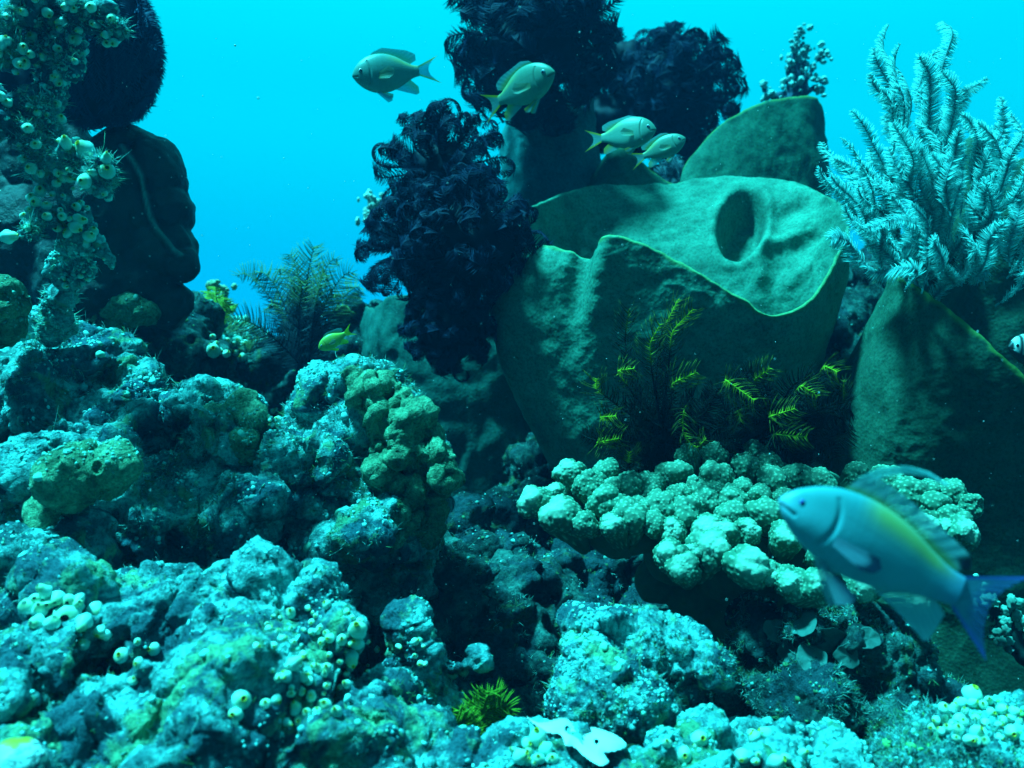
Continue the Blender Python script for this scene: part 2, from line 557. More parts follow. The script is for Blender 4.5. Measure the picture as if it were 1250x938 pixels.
COLUMN, cv, cf = rock('reef_rock', 'tall knobbly rock with yellow-green crust on its right side', 'rock',
     [(395, 490, 1.3, 36), (420, 482, 1.28, 32), (455, 490, 1.27, 36), (490, 520, 1.25, 36), (515, 565, 1.24, 40), (450, 540, 1.27, 58), (400, 560, 1.3, 48),
      (505, 620, 1.25, 38), (440, 620, 1.3, 60), (480, 680, 1.32, 55), (380, 520, 1.32, 30)],
     0.0032, M_ROCK, 47, 2400, 0.0032, n_turf=7000, warp=0.03, cav=0.045)
# the yellow-green encrusting sponge lies over the column's right flank
def encrust(label, lobes, seed, parent, voxel=0.0026):
    sph = [(at(*l[:3]), l[3] * l[2] / F_PX * np.array(l[4] if len(l) > 4 else (1, 1, 1))) for l in lobes]
    V, F = union_blob(sph, voxel, 7)
    V = displace(V, F, seed=seed, warp=0.045, lump=0.016, nod=0.005, cav=0.045, fine=0.0035, sc=1.5)
    base = np.array(parent.location)
    return part('encrusting_sponge', mesh_np('encrusting_sponge', V - base, [F]), M_YELLOW, parent, label=label)
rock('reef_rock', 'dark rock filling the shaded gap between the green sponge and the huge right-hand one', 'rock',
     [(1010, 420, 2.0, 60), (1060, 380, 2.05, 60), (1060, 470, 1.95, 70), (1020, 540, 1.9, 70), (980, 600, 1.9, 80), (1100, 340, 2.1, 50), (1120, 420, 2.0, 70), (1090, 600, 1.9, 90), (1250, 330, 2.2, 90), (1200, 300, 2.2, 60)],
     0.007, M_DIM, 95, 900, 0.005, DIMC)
def yellow_mat():
    m, t, b = newmat('yellow_green_crust')
    g = t.nodes.new('ShaderNodeNewGeometry'); pos = g.outputs['Position']
    n1 = noise_node(t, pos, 30, 5, 0.65, 0.5)
    r = rampn(t, n1.outputs[0], [(0.33, (0.04, 0.10, 0.06)), (0.48, (0.12, 0.25, 0.14)), (0.65, (0.22, 0.42, 0.26))])
    n2 = noise_node(t, pos, 260, 3, 0.7)
    r2 = rampn(t, n2.outputs[0], [(0.35, (0.55, 0.55, 0.55)), (0.6, (1.1, 1.1, 1.1))])
    t.links.new(mixn(t, 1.0, r.outputs[0], r2.outputs[0], 'MULTIPLY'), b.inputs['Base Color'])
    b.inputs['Roughness'].default_value = 0.8
    b.inputs['Specular IOR Level'].default_value = 0.15
    n5 = noise_node(t, pos, 75, 5, 0.7, 0.3)
    bp = bumpn(t, b, n2.outputs[0], 0.9, 0.005)
    bumpn(t, b, n5.outputs[0], 0.8, 0.010, bp)
    return m
M_YELLOW = yellow_mat()
encrust('yellow-green wrinkled crust on the rock', [(440, 466, 1.245, 14), (470, 489, 1.225, 24), (500, 519, 1.21, 28), (525, 559, 1.205, 27), (500, 554, 1.2, 24), (470, 524, 1.215, 18),
         (540, 589, 1.22, 14)], 5, COLUMN)
encrust('dull green lump low on the rock', [(500, 600, 1.205, 34), (505, 625, 1.21, 30)], 9, COLUMN)

o, _, _ = rock('knob_sponge', 'yellowish rounded knob sponge with one dark hole, on the left slope', 'sponge',
     [(85, 590, 1.04, 28), (110, 578, 1.03, 28), (130, 574, 1.02, 24), (150, 590, 1.06, 22), (75, 620, 1.07, 28)], 0.0026, M_YELLOW, 12, 700, 0.003, [(0.40, 0.44, 0.36), (0.3, 0.34, 0.28)], warp=0.028, lump=0.012, nod=0.004, cav=0.012, fine=0.002)
KNOB = o
o, _, _ = rock('cushion_coral', 'smooth yellow-green cushion on the crest of the left slope', 'coral',
     [(275, 515, 1.17, 26), (305, 508, 1.17, 28), (300, 540, 1.16, 28), (325, 525, 1.19, 22), (290, 560, 1.15, 18)], 0.0028, M_YELLOW, 14, 500, 0.003, [(0.40, 0.44, 0.36), (0.3, 0.34, 0.28)], warp=0.03, lump=0.012, nod=0.004, cav=0.02, fine=0.002)
rock('cushion_coral', 'small dull green cushion beneath the dark sponge column', 'coral',
     [(150, 383, 1.5, 20, (1.5, 1, .8)), (125, 385, 1.5, 14), (175, 384, 1.5, 12)], 0.004, M_YELLOW, 15, 250, 0.003, [(0.40, 0.44, 0.36), (0.3, 0.34, 0.28)], warp=0.02, lump=0.01, nod=0.005, cav=0.0, fine=0.003)
rock('cushion_coral', 'blurred green cushion at the left edge beneath the branch', 'coral',
     [(5, 380, 1.15, 24), (-15, 370, 1.15, 30), (15, 400, 1.15, 18)], 0.004, M_YELLOW, 16, 500, 0.003, [(0.40, 0.44, 0.36), (0.3, 0.34, 0.28)], warp=0.03, lump=0.012, nod=0.006, cav=0.01, fine=0.003)

# the near rocks along the bottom
FORE, _, _ = rock('reef_rock', 'large bright silty rock across the lower left corner', 'rock',
     [(30, 720, 1.0, 62), (95, 760, 0.95, 60), (170, 790, 0.93, 62), (250, 800, 0.92, 62), (330, 790, 0.92, 62), (390, 780, 0.93, 58), (430, 830, 0.9, 55),
      (300, 860, 0.86, 80), (180, 880, 0.85, 90), (60, 850, 0.88, 80), (370, 900, 0.88, 80), (470, 890, 0.92, 60), (100, 940, 0.8, 80), (10, 920, 0.8, 90),
      (250, 960, 0.8, 90), (420, 970, 0.84, 90), (80, 690, 1.05, 40), (230, 760, 1.0, 36)],
     0.0027, M_BRIGHT, 61, 7500, 0.0029, n_turf=12000, turf_len=0.005, warp=0.05, cav=0.08, lump=0.019, nod=0.009)
rock('reef_rock', 'pale peaked rock with a small point leaning right, bottom left centre', 'rock',
     [(508, 790, 0.98, 26), (505, 765, 0.98, 14), (525, 815, 0.98, 32), (560, 818, 0.98, 20), (582, 808, 0.98, 13), (490, 840, 0.98, 40), (520, 880, 0.98, 36), (480, 920, 0.95, 50)],
     0.0024, M_BRIGHT, 66, 1500, 0.0028, warp=0.018, cav=0.02, lump=0.01)
rock('reef_rock', 'pale rounded boulder under the finger coral, bottom centre', 'rock',
     [(735, 785, 1.0, 38), (775, 785, 1.0, 42), (825, 795, 1.0, 42), (850, 815, 0.985, 38), (720, 820, 0.98, 40), (760, 840, 0.96, 54), (815, 840, 0.97, 38), (695, 860, 0.96, 34), (705, 770, 1.02, 20), (755, 755, 1.02, 18)],
     0.0025, M_BRIGHT, 71, 2200, 0.0027, n_turf=3000, turf_len=0.004, warp=0.018, cav=0.028, lump=0.009, nod=0.006)
rock('reef_rock', 'pale ledge along the bottom edge left of centre', 'rock',
     [(560, 936, 0.85, 32), (620, 926, 0.86, 34), (660, 912, 0.88, 28), (600, 970, 0.84, 60), (700, 930, 0.86, 40), (680, 980, 0.84, 60), (530, 960, 0.85, 40)],
     0.0025, M_BRIGHT, 75, 1400, 0.0028, warp=0.02, cav=0.02, lump=0.01)
rock('reef_rock', 'mottled dusky boulder at the bottom right under the fish', 'rock',
     [(960, 800, 1.1, 50), (1020, 790, 1.08, 56), (1075, 810, 1.08, 58), (1000, 860, 1.05, 62), (1080, 870, 1.05, 56), (920, 810, 1.12, 40), (1110, 850, 1.08, 36), (930, 770, 1.15, 36)],
     0.003, M_DIM, 81, 1800, 0.003, n_turf=9000, turf_len=0.005, cols=DIMC + [(0.22, 0.25, 0.27)], warp=0.03, cav=0.03, lump=0.014)
rock('reef_rock', 'knobbly pale ledge on the bottom edge below the centre boulder', 'rock',
     [(820, 930, 0.88, 34), (870, 918, 0.9, 34), (920, 925, 0.9, 34), (960, 932, 0.88, 34), (850, 960, 0.86, 56), (930, 970, 0.86, 56), (780, 950, 0.86, 44), (1010, 950, 0.88, 44)],
     0.0026, M_ROCK, 85, 1500, 0.0034, warp=0.02, cav=0.02, lump=0.014, nod=0.009)
rock('reef_rock', 'tufted rock in the bottom right corner with pale growths', 'rock',
     [(1100, 925, 0.88, 30), (1150, 905, 0.9, 30), (1200, 900, 0.92, 34), (1250, 890, 0.92, 40), (1120, 960, 0.86, 44), (1190, 960, 0.86, 54), (1270, 950, 0.86, 60)],
     0.0026, M_ROCK, 88, 1800, 0.0036, leaf=0.5, n_turf=7000, cols=PALE + [(0.4, 0.45, 0.15)], warp=0.02, cav=0.02, lump=0.01)
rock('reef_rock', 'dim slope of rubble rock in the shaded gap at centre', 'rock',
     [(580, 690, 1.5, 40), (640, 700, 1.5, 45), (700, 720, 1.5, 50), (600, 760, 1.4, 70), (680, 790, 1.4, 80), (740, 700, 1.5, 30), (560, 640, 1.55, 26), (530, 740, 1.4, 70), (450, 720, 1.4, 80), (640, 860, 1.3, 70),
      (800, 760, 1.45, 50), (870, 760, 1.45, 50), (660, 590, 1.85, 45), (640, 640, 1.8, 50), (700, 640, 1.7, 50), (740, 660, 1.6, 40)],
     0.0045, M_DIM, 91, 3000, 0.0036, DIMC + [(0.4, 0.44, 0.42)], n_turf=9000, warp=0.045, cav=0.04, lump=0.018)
# ------------------------------------------------------------------ barrel sponges
def cr_periodic(P, n):
    """Closed Catmull-Rom through the control points P."""
    P = np.asarray(P, float); k = len(P)
    u = np.linspace(0, k, n, endpoint=False)
    i = np.floor(u).astype(int); t = (u - i)[:, None]
    a, b, c, d = P[(i - 1) % k], P[i % k], P[(i + 1) % k], P[(i + 2) % k]
    return 0.5 * (2 * b + (c - a) * t + (2 * a - 5 * b + 4 * c - d) * t ** 2 + (3 * b - a - 3 * c + d) * t ** 3)

def sponge_mat(name, col, rim, grain=1.0, streak=0.0):
    m, t, b = newmat(name)
    g = t.nodes.new('ShaderNodeNewGeometry'); pos = g.outputs['Position']
    a = t.nodes.new('ShaderNodeAttribute'); a.attribute_name = 'tint'
    s = t.nodes.new('ShaderNodeSeparateColor'); t.links.new(a.outputs['Color'], s.inputs[0])
    n1 = noise_node(t, pos, 14, 6, 0.7, 0.3)
    d = tuple(c * 0.55 for c in col); l = tuple(min(1, c * 1.3) for c in col)
    r = rampn(t, n1.outputs[0], [(0.3, d), (0.5, col), (0.72, l)])
    n2 = noise_node(t, pos, 190, 4, 0.75)
    r2 = rampn(t, n2.outputs[0], [(0.36, (0.55, 0.58, 0.55)), (0.52, (1, 1, 1)), (0.72, (1.2, 1.2, 1.15))])
    c = mixn(t, 1.0, r.outputs[0], r2.outputs[0], 'MULTIPLY')
    # specks of settled sand
    v = t.nodes.new('ShaderNodeTexVoronoi'); v.inputs['Scale'].default_value = 55; t.links.new(pos, v.inputs['Vector'])
    sp = rampn(t, v.outputs['Distance'], [(0.045, (1, 1, 1)), (0.07, (0, 0, 0))])
    n3 = noise_node(t, pos, 9, 2, 0.5)
    spm = t.nodes.new('ShaderNodeMath'); spm.operation = 'MULTIPLY'
    n3r = rampn(t, n3.outputs[0], [(0.5, (0, 0, 0)), (0.65, (0.7, 0.7, 0.7))])
    t.links.new(sp.outputs[0], spm.inputs[0]); t.links.new(n3r.outputs[0], spm.inputs[1])
    c = mixn(t, spm.outputs[0], c, (0.2, 0.5, 0.5))
    c = mixn(t, s.outputs[0], c, rim)
    t.links.new(c, b.inputs['Base Color'])
    b.inputs['Roughness'].default_value = 0.8
    b.inputs['Specular IOR Level'].default_value = 0.12
    h = noise_node(t, pos, 40, 4, 0.55)
    bp = bumpn(t, b, h.outputs[0], 0.11 * grain, 0.010)
    v2 = t.nodes.new('ShaderNodeTexVoronoi'); v2.inputs['Scale'].default_value = 170; t.links.new(pos, v2.inputs['Vector'])
    bumpn(t, b, v2.outputs['Distance'], 0.2 * grain, 0.003, bp)
    return m

M_SPONGE = sponge_mat('green_barrel_sponge', (0.05, 0.19, 0.14), (0.16, 0.26, 0.04))
M_SPONGE_DARK = sponge_mat('dull_barrel_sponge', (0.022, 0.078, 0.052), (0.14, 0.24, 0.05), 1.3)
M_SPONGE_MID = sponge_mat('mid_barrel_sponge', (0.018, 0.10, 0.068), (0.16, 0.26, 0.05))
M_SPONGE_FAR = sponge_mat('far_barrel_sponge', (0.016, 0.095, 0.082), (0.06, 0.14, 0.08))

def barrel(label, rim, mid, base, mat, thick=0.014, vin=0.35, nu=360, nv=110, lump=0.010, seed=0, hook=None, rimw=0.05, rimfar=None):
    """A sponge cup lofted through three closed control rings; outer wall, rounded lip, inner wall and floor in one skin."""
    R, Md, B = (cr_periodic(r, nu) for r in (rim, mid, base))
    v = np.linspace(0, 1, nv) ** 0.8
    v = v[:, None, None]
    P = B[None] * (1 - v) * (1 - 2 * v) + Md[None] * 4 * v * (1 - v) + R[None] * v * (2 * v - 1)
    du = np.roll(P, -1, 1) - np.roll(P, 1, 1)
    dv = np.gradient(P, axis=0)
    n = np.cross(du, dv); n /= np.linalg.norm(n, axis=2)[..., None] + 1e-9
    cen = P.mean(1, keepdims=True)
    if ((P - cen) * n).sum() < 0:
        n = -n
    vv = v[..., 0] * np.ones((1, nu))
    flat = P.reshape(-1, 3)
    bulge = (lump * fbm(flat, 9, 4, seed) + lump * 0.45 * ridged(flat, 22, 2, seed + 3) * sstep(0.0, 0.4, fbm(flat, 5, 2, seed + 9))).reshape(nv, nu)
    push = np.zeros((nv, nu)); inpush = np.zeros((nv, nu))
    if hook is not None:
        push, inpush = hook(P, n, vv)
    outer = P + n * (bulge + push)[..., None]
    th = thick * (1 - 0.62 * np.clip(vv, 0, 1) ** 10)
    inlump = (lump * 0.8 * fbm(flat, 12, 4, seed + 40)).reshape(nv, nu) * (1 - vv ** 12)
    inner = P + n * (bulge + push - th + inpush + inlump)[..., None]
    i0 = int(np.argmin(abs(v[:, 0, 0] - vin)))
    inner = inner[i0:][::-1]
    tv = dv[-1] / (np.linalg.norm(dv[-1], axis=1)[:, None] + 1e-9)
    lip = ((outer[-1] + inner[0]) / 2 + tv * thick * 0.22)[None]
    G = np.concatenate([outer, lip, inner], 0)
    wob = 0.0022 * fbm(G.reshape(-1, 3), 45, 3, seed + 5)
    G = G + (wob.reshape(G.shape[:2]))[..., None] * np.array([0.3, -0.5, 1.0])
    rows = G.shape[0]
    fc = inner[-1].mean(0)
    V = np.concatenate([G.reshape(-1, 3), fc[None]], 0)
    a = (np.arange(rows - 1)[:, None] * nu + np.arange(nu)[None]).ravel()
    b_ = (np.arange(rows - 1)[:, None] * nu + ((np.arange(nu) + 1) % nu)[None]).ravel()
    Q = np.stack([a, b_, b_ + nu, a + nu], 1)
    l = (rows - 1) * nu
    T = np.stack([l + np.arange(nu), l + (np.arange(nu) + 1) % nu, np.full(nu, rows * nu)], 1)
    # lip colour only along the very edge
    dist = np.zeros((rows, nu))
    e = np.linalg.norm(outer - R[None], axis=2); ei = np.linalg.norm(inner - R[None], axis=2)
    dist = np.concatenate([e, np.zeros((1, nu)), ei], 0)
    wv = 0.5 + 0.7 * (fbm(V[:-1], 20, 2, seed + 70).reshape(rows, nu) + 0.4)
    m = (1 - sstep(0.25, 1.0, dist / (0.0085 * np.clip(wv, 0.2, 1.4)))) * rimw
    if rimfar: m = m * (1 - 0.8 * sstep(rimfar - 0.1, rimfar + 0.05, G[..., 1]))
    col = np.zeros((len(V), 3)); col[:-1, 0] = np.clip(m, 0, 1).ravel()
    bs = np.array([V[:, 0].mean(), V[:, 1].mean(), V[:, 2].min()])
    o = part('barrel_sponge', mesh_np('barrel_sponge', V - bs, [Q, T], col=col), mat, None, bs)
    tag(o, label, 'sponge', 'barrel sponges')
    return o

def A(pts):
    return np.array([at(*p) for p in pts])

def ring(px, py, Y, rpx, ry, n=12, tilt=0.0, wob=0.0, seed=0):
    r = np.random.default_rng(seed)
    o = []
    for k in range(n):
        a = math.pi + k * 2 * math.pi / n            # starts at the left, runs along the near side
        w = 1 + wob * r.normal()
        o.append(at(px + rpx * w * math.cos(a), py, Y) + np.array([0, ry * w * math.sin(a), tilt * math.sin(a) + wob * 0.12 * r.normal()]))
    return np.array(o)

main_rim = [(634, 305, 1.62), (662, 299, 1.53), (690, 306, 1.49), (711, 313, 1.475), (722, 303, 1.455), (735, 291, 1.425), (775, 296, 1.415), (840, 328, 1.41), (905, 366, 1.41), (942, 387, 1.42),
            (985, 372, 1.45), (1012, 335, 1.50), (1040, 265, 1.62), (1003, 238, 1.78), (960, 223, 1.86), (880, 219, 1.92), (800, 228, 1.93), (730, 229, 1.90), (680, 240, 1.83), (645, 258, 1.74), (630, 283, 1.67)]
main_mid = [(604, 410, 1.575), (632, 420, 1.535), (668, 424, 1.508), (694, 428, 1.490), (712, 430, 1.478), (738, 432, 1.462), (785, 436, 1.445), (840, 440, 1.438), (895, 448, 1.440), (945, 452, 1.460),
            (982, 446, 1.50), (1002, 430, 1.56), (1008, 420, 1.64), (985, 400, 1.70), (945, 395, 1.71), (880, 390, 1.72), (800, 390, 1.77), (730, 390, 1.84), (680, 395, 1.84), (640, 400, 1.77), (610, 404, 1.68)]
base_pts = []
for k in range(21):
    a = math.pi + (k / 12.0) * math.pi if k <= 12 else 2 * math.pi + (k - 12) / 9.0 * math.pi
    ca, sa = math.cos(a), math.sin(a)
    base_pts.append(at(805 + 116 * math.copysign(abs(ca) ** 0.75, ca), 596, 1.68) + np.array([0, 0.17 * math.copysign(abs(sa) ** 0.75, sa), 0.0]))

def main_hook(P, n, vv):
    nv, nu = vv.shape
    px = project(P.reshape(-1, 3))
    Yd = P[..., 1].ravel()
    far = Yd > 1.66
    dx, dy = px[:, 0] - 905, px[:, 1] - 281
    ca, sa = math.cos(rad(16)), math.sin(rad(16))
    a, b = dx * ca + dy * sa, -dx * sa + dy * ca
    e = np.sqrt((a / 27) ** 2 + (b / 42) ** 2)
    hole = 0.085 * (1 - sstep(0.72, 1.12, e)) - 0.007 * np.exp(-((e - 1.25) / 0.18) ** 2)
    hole = np.where(far, hole, 0)
    # folds right of the hole
    w = np.exp(-((px[:, 0] - 965) / 40) ** 2 - ((px[:, 1] - 290) / 42) ** 2)
    folds = 0.011 * w * np.sin((px[:, 0] * 0.5 + px[:, 1] * 0.9) / 7.5 + 2.2 * perlin(P.reshape(-1, 3), 14, 4))
    ridge = -0.016 * np.exp(-((px[:, 0] - 925) / 12) ** 2 - ((px[:, 1] - 335) / 22) ** 2)
    inp = np.where(far, folds + ridge, 0)
    # the crease running down the front from the notch in the rim
    cx = 712 - 0.20 * (px[:, 1] - 312)
    crease = np.where(~far, 0.014 * np.exp(-((px[:, 0] - cx) / 13) ** 2) - 0.010 * np.exp(-((px[:, 0] - cx - 26) / 15) ** 2), 0) * np.exp(-((px[:, 1] - 330) / 60) ** 2)
    push = np.where(far, np.clip(hole, 0, 1), -crease)
    inp += np.where(hole < 0, hole, 0)
    return push.reshape(nv, nu), inp.reshape(nv, nu)

MAIN_SPONGE = barrel('large green barrel sponge with wavy yellow lip and a hole in its inner wall', A(main_rim), A(main_mid), np.array(base_pts), M_SPONGE, 0.016, 0.30, 520, 150, 0.010, 3, main_hook, 0.42, 1.56)

rim2 = [(726, 225, 2.12), (736, 196, 2.08), (757, 181, 2.05), (785, 199, 2.03), (815, 221, 2.02), (829, 222, 2.02), (836, 203, 2.03), (868, 163, 2.06), (915, 132, 2.1), (957, 121, 2.15), (996, 120, 2.2), (1003, 150, 2.3),
        (990, 170, 2.45), (930, 180, 2.52), (860, 190, 2.52), (790, 205, 2.45), (740, 220, 2.3)]
mid2 = [(700, 330, 2.12), (712, 330, 2.04), (730, 330, 1.99), (760, 330, 1.96), (790, 330, 1.95), (820, 330, 1.95), (845, 330, 1.955), (880, 330, 1.97), (925, 330, 2.0), (965, 330, 2.05), (1000, 330, 2.12), (1012, 330, 2.25),
        (990, 330, 2.4), (930, 330, 2.5), (860, 330, 2.5), (790, 330, 2.42), (730, 330, 2.28)]
base2 = []
for k in range(17):
    a = math.pi + (k / 11.0) * math.pi if k <= 11 else 2 * math.pi + (k - 11) / 6.0 * math.pi
    base2.append(at(850 + 120 * math.cos(a), 560, 2.2) + np.array([0, 0.2 * math.sin(a), 0.0]))
barrel('tall-lipped barrel sponge behind the large green one', A(rim2), A(mid2), np.array(base2), M_SPONGE_MID, 0.012, 0.4, 360, 90, 0.008, 8, None, 0.5)

rim3 = [(1092, 336, 1.50), (1112, 347, 1.44), (1140, 366, 1.39), (1180, 398, 1.34), (1225, 440, 1.31), (1285, 490, 1.30), (1360, 520, 1.33), (1440, 500, 1.5), (1420, 430, 1.75), (1340, 370, 1.9), (1240, 335, 1.88), (1150, 320, 1.72), (1105, 325, 1.58)]
mid3 = [(1000, 560, 1.640), (1016, 570, 1.540), (1055, 585, 1.460), (1110, 600, 1.400), (1200, 610, 1.370), (1270, 620, 1.370), (1350, 620, 1.420), (1420, 600, 1.620), (1400, 560, 1.750), (1320, 530, 1.920), (1230, 520, 1.920), (1100, 520, 1.800), (1030, 540, 1.650)]
base3 = []
for k in range(13):
    a = math.pi + (k / 7.0) * math.pi if k <= 7 else 2 * math.pi + (k - 7) / 6.0 * math.pi
    base3.append(at(1225 + 185 * math.cos(a), 810, 1.55) + np.array([0, 0.2 * math.sin(a), 0.0]))
barrel('huge dull barrel sponge filling the right edge, lip sloping down', A(rim3), A(mid3), np.array(base3), M_SPONGE_DARK, 0.014, 0.4, 400, 120, 0.012, 12, None, 0.75)

barrel('shaded barrel sponge low behind the black feather stars', ring(545, 375, 2.1, 95, 0.2, tilt=0.0, wob=0.04, seed=2), ring(560, 500, 2.08, 100, 0.22, wob=0.02, seed=3), ring(600, 690, 2.05, 70, 0.15, seed=4),
       M_SPONGE_FAR, 0.014, 0.4, 240, 70, 0.014, 21, None, 0.15)
barrel('narrow upright sponge half hidden between the black feather stars', ring(672, 128, 2.15, 52, 0.11, wob=0.03, seed=5), ring(672, 230, 2.15, 60, 0.12, wob=0.02, seed=6), ring(680, 420, 2.15, 60, 0.12, seed=7),
       sponge_mat('pale_stalk_sponge', (0.015, 0.13, 0.14), (0.06, 0.14, 0.10)), 0.012, 0.4, 240, 80, 0.012, 25, None, 0.1)
barrel('dark pointed sponge behind the white feather star', A([(1165, 205, 1.95), (1172, 180, 1.9), (1190, 166, 1.88), (1215, 190, 1.87), (1245, 195, 1.86), (1300, 185, 1.88), (1360, 200, 2.0), (1330, 210, 2.2), (1260, 205, 2.25), (1200, 200, 2.15)]),
       A([(1110, 330, 1.95), (1125, 330, 1.88), (1150, 330, 1.84), (1190, 330, 1.81), (1240, 330, 1.8), (1310, 330, 1.83), (1370, 330, 2.0), (1340, 330, 2.2), (1250, 330, 2.28), (1160, 330, 2.15)]),
       ring(1230, 520, 2.0, 110, 0.2, n=10), M_SPONGE_DARK, 0.012, 0.4, 240, 70, 0.010, 31, None, 0.3)

# ------------------------------------------------------------------ the dark smooth column at the left
def smooth_dark_mat():
    m, t, b = newmat('dark_leathery_sponge')
    g = t.nodes.new('ShaderNodeNewGeometry'); pos = g.outputs['Position']
    n = noise_node(t, pos, 12, 5, 0.65, 0.4)
    r = rampn(t, n.outputs[0], [(0.35, (0.004, 0.016, 0.022)), (0.55, (0.009, 0.034, 0.036)), (0.7, (0.018, 0.06, 0.055))])
    v = t.nodes.new('ShaderNodeTexVoronoi'); v.inputs['Scale'].default_value = 42; t.links.new(pos, v.inputs['Vector'])
    sp = rampn(t, v.outputs['Distance'], [(0.05, (1, 1, 1)), (0.09, (0, 0, 0))])
    c = mixn(t, sp.outputs[0], r.outputs[0], (0.3, 0.34, 0.3))
    a = t.nodes.new('ShaderNodeAttribute'); a.attribute_name = 'tint'
    s = t.nodes.new('ShaderNodeSeparateColor'); t.links.new(a.outputs['Color'], s.inputs[0])
    t.links.new(mixn(t, s.outputs[0], c, (0.08, 0.26, 0.23)), b.inputs['Base Color'])
    b.inputs['Roughness'].default_value = 0.55
    b.inputs['Specular IOR Level'].default_value = 0.25
    bumpn(t, b, noise_node(t, pos, 55, 6, 0.7).outputs[0], 0.6, 0.012)
    return m
M_DARKSPONGE = smooth_dark_mat()
def dark_column():
    lob = [(150, 200, 1.55, 42), (175, 215, 1.55, 45), (185, 260, 1.55, 42), (190, 310, 1.55, 44), (218, 325, 1.53, 19), (170, 350, 1.55, 48), (120, 260, 1.55, 70), (110, 340, 1.55, 70), (60, 300, 1.6, 80), (205, 372, 1.55, 30), (60, 200, 1.6, 60), (20, 260, 1.65, 90)]
    V, F = union_blob([(at(*l[:3]), l[3] * l[2] / F_PX) for l in lob], 0.0042, 16)
    n = vnormals(V, F)
    V = V + n * (0.018 * fbm(V, 8, 4, 77) + 0.005 * ridged(V, 19, 2, 79) + 0.003 * fbm(V, 40, 3, 78))[:, None]
    p = project(V)
    line = np.array([(148, 178), (163, 198), (172, 215), (178, 245), (183, 265), (192, 280), (205, 295), (212, 305), (222, 312)], float)
    d = np.full(len(V), 99.0)
    for (x0, y0), (x1, y1) in zip(line[:-1], line[1:]):
        q = np.clip(((p[:, 0] - x0) * (x1 - x0) + (p[:, 1] - y0) * (y1 - y0)) / ((x1 - x0) ** 2 + (y1 - y0) ** 2), 0, 1)
        d = np.minimum(d, np.hypot(p[:, 0] - x0 - q * (x1 - x0), p[:, 1] - y0 - q * (y1 - y0)))
    near = V[:, 1] < 1.56
    k = np.exp(-(d / 2.2) ** 2) * near
    V = V + n * (0.006 * k - 0.006 * np.exp(-((d - 7) / 4) ** 2) * near)[:, None]
    col = np.zeros((len(V), 3)); col[:, 0] = np.clip(k * 1.1, 0, 1)
    b = np.array([V[:, 0].mean(), V[:, 1].mean(), V[:, 2].min()])
    o = part('lumpy_sponge', mesh_np('lumpy_sponge', V - b, [F], col=col), M_DARKSPONGE, None, b)
    tag(o, 'dark leathery sponge column with a pale ridge line, at the left', 'sponge')
dark_column()
# ------------------------------------------------------------------ feather stars
M_STAR_BLACK = tint_mat('black_feather_star', 0.65, 0.12)
M_STAR_PALE = tint_mat('pale_feather_star', 0.7, 0.1, translucent=0.6, alpha=0.75)
M_STAR_GREEN = tint_mat('green_feather_star', 0.7, 0.1, translucent=0.3)

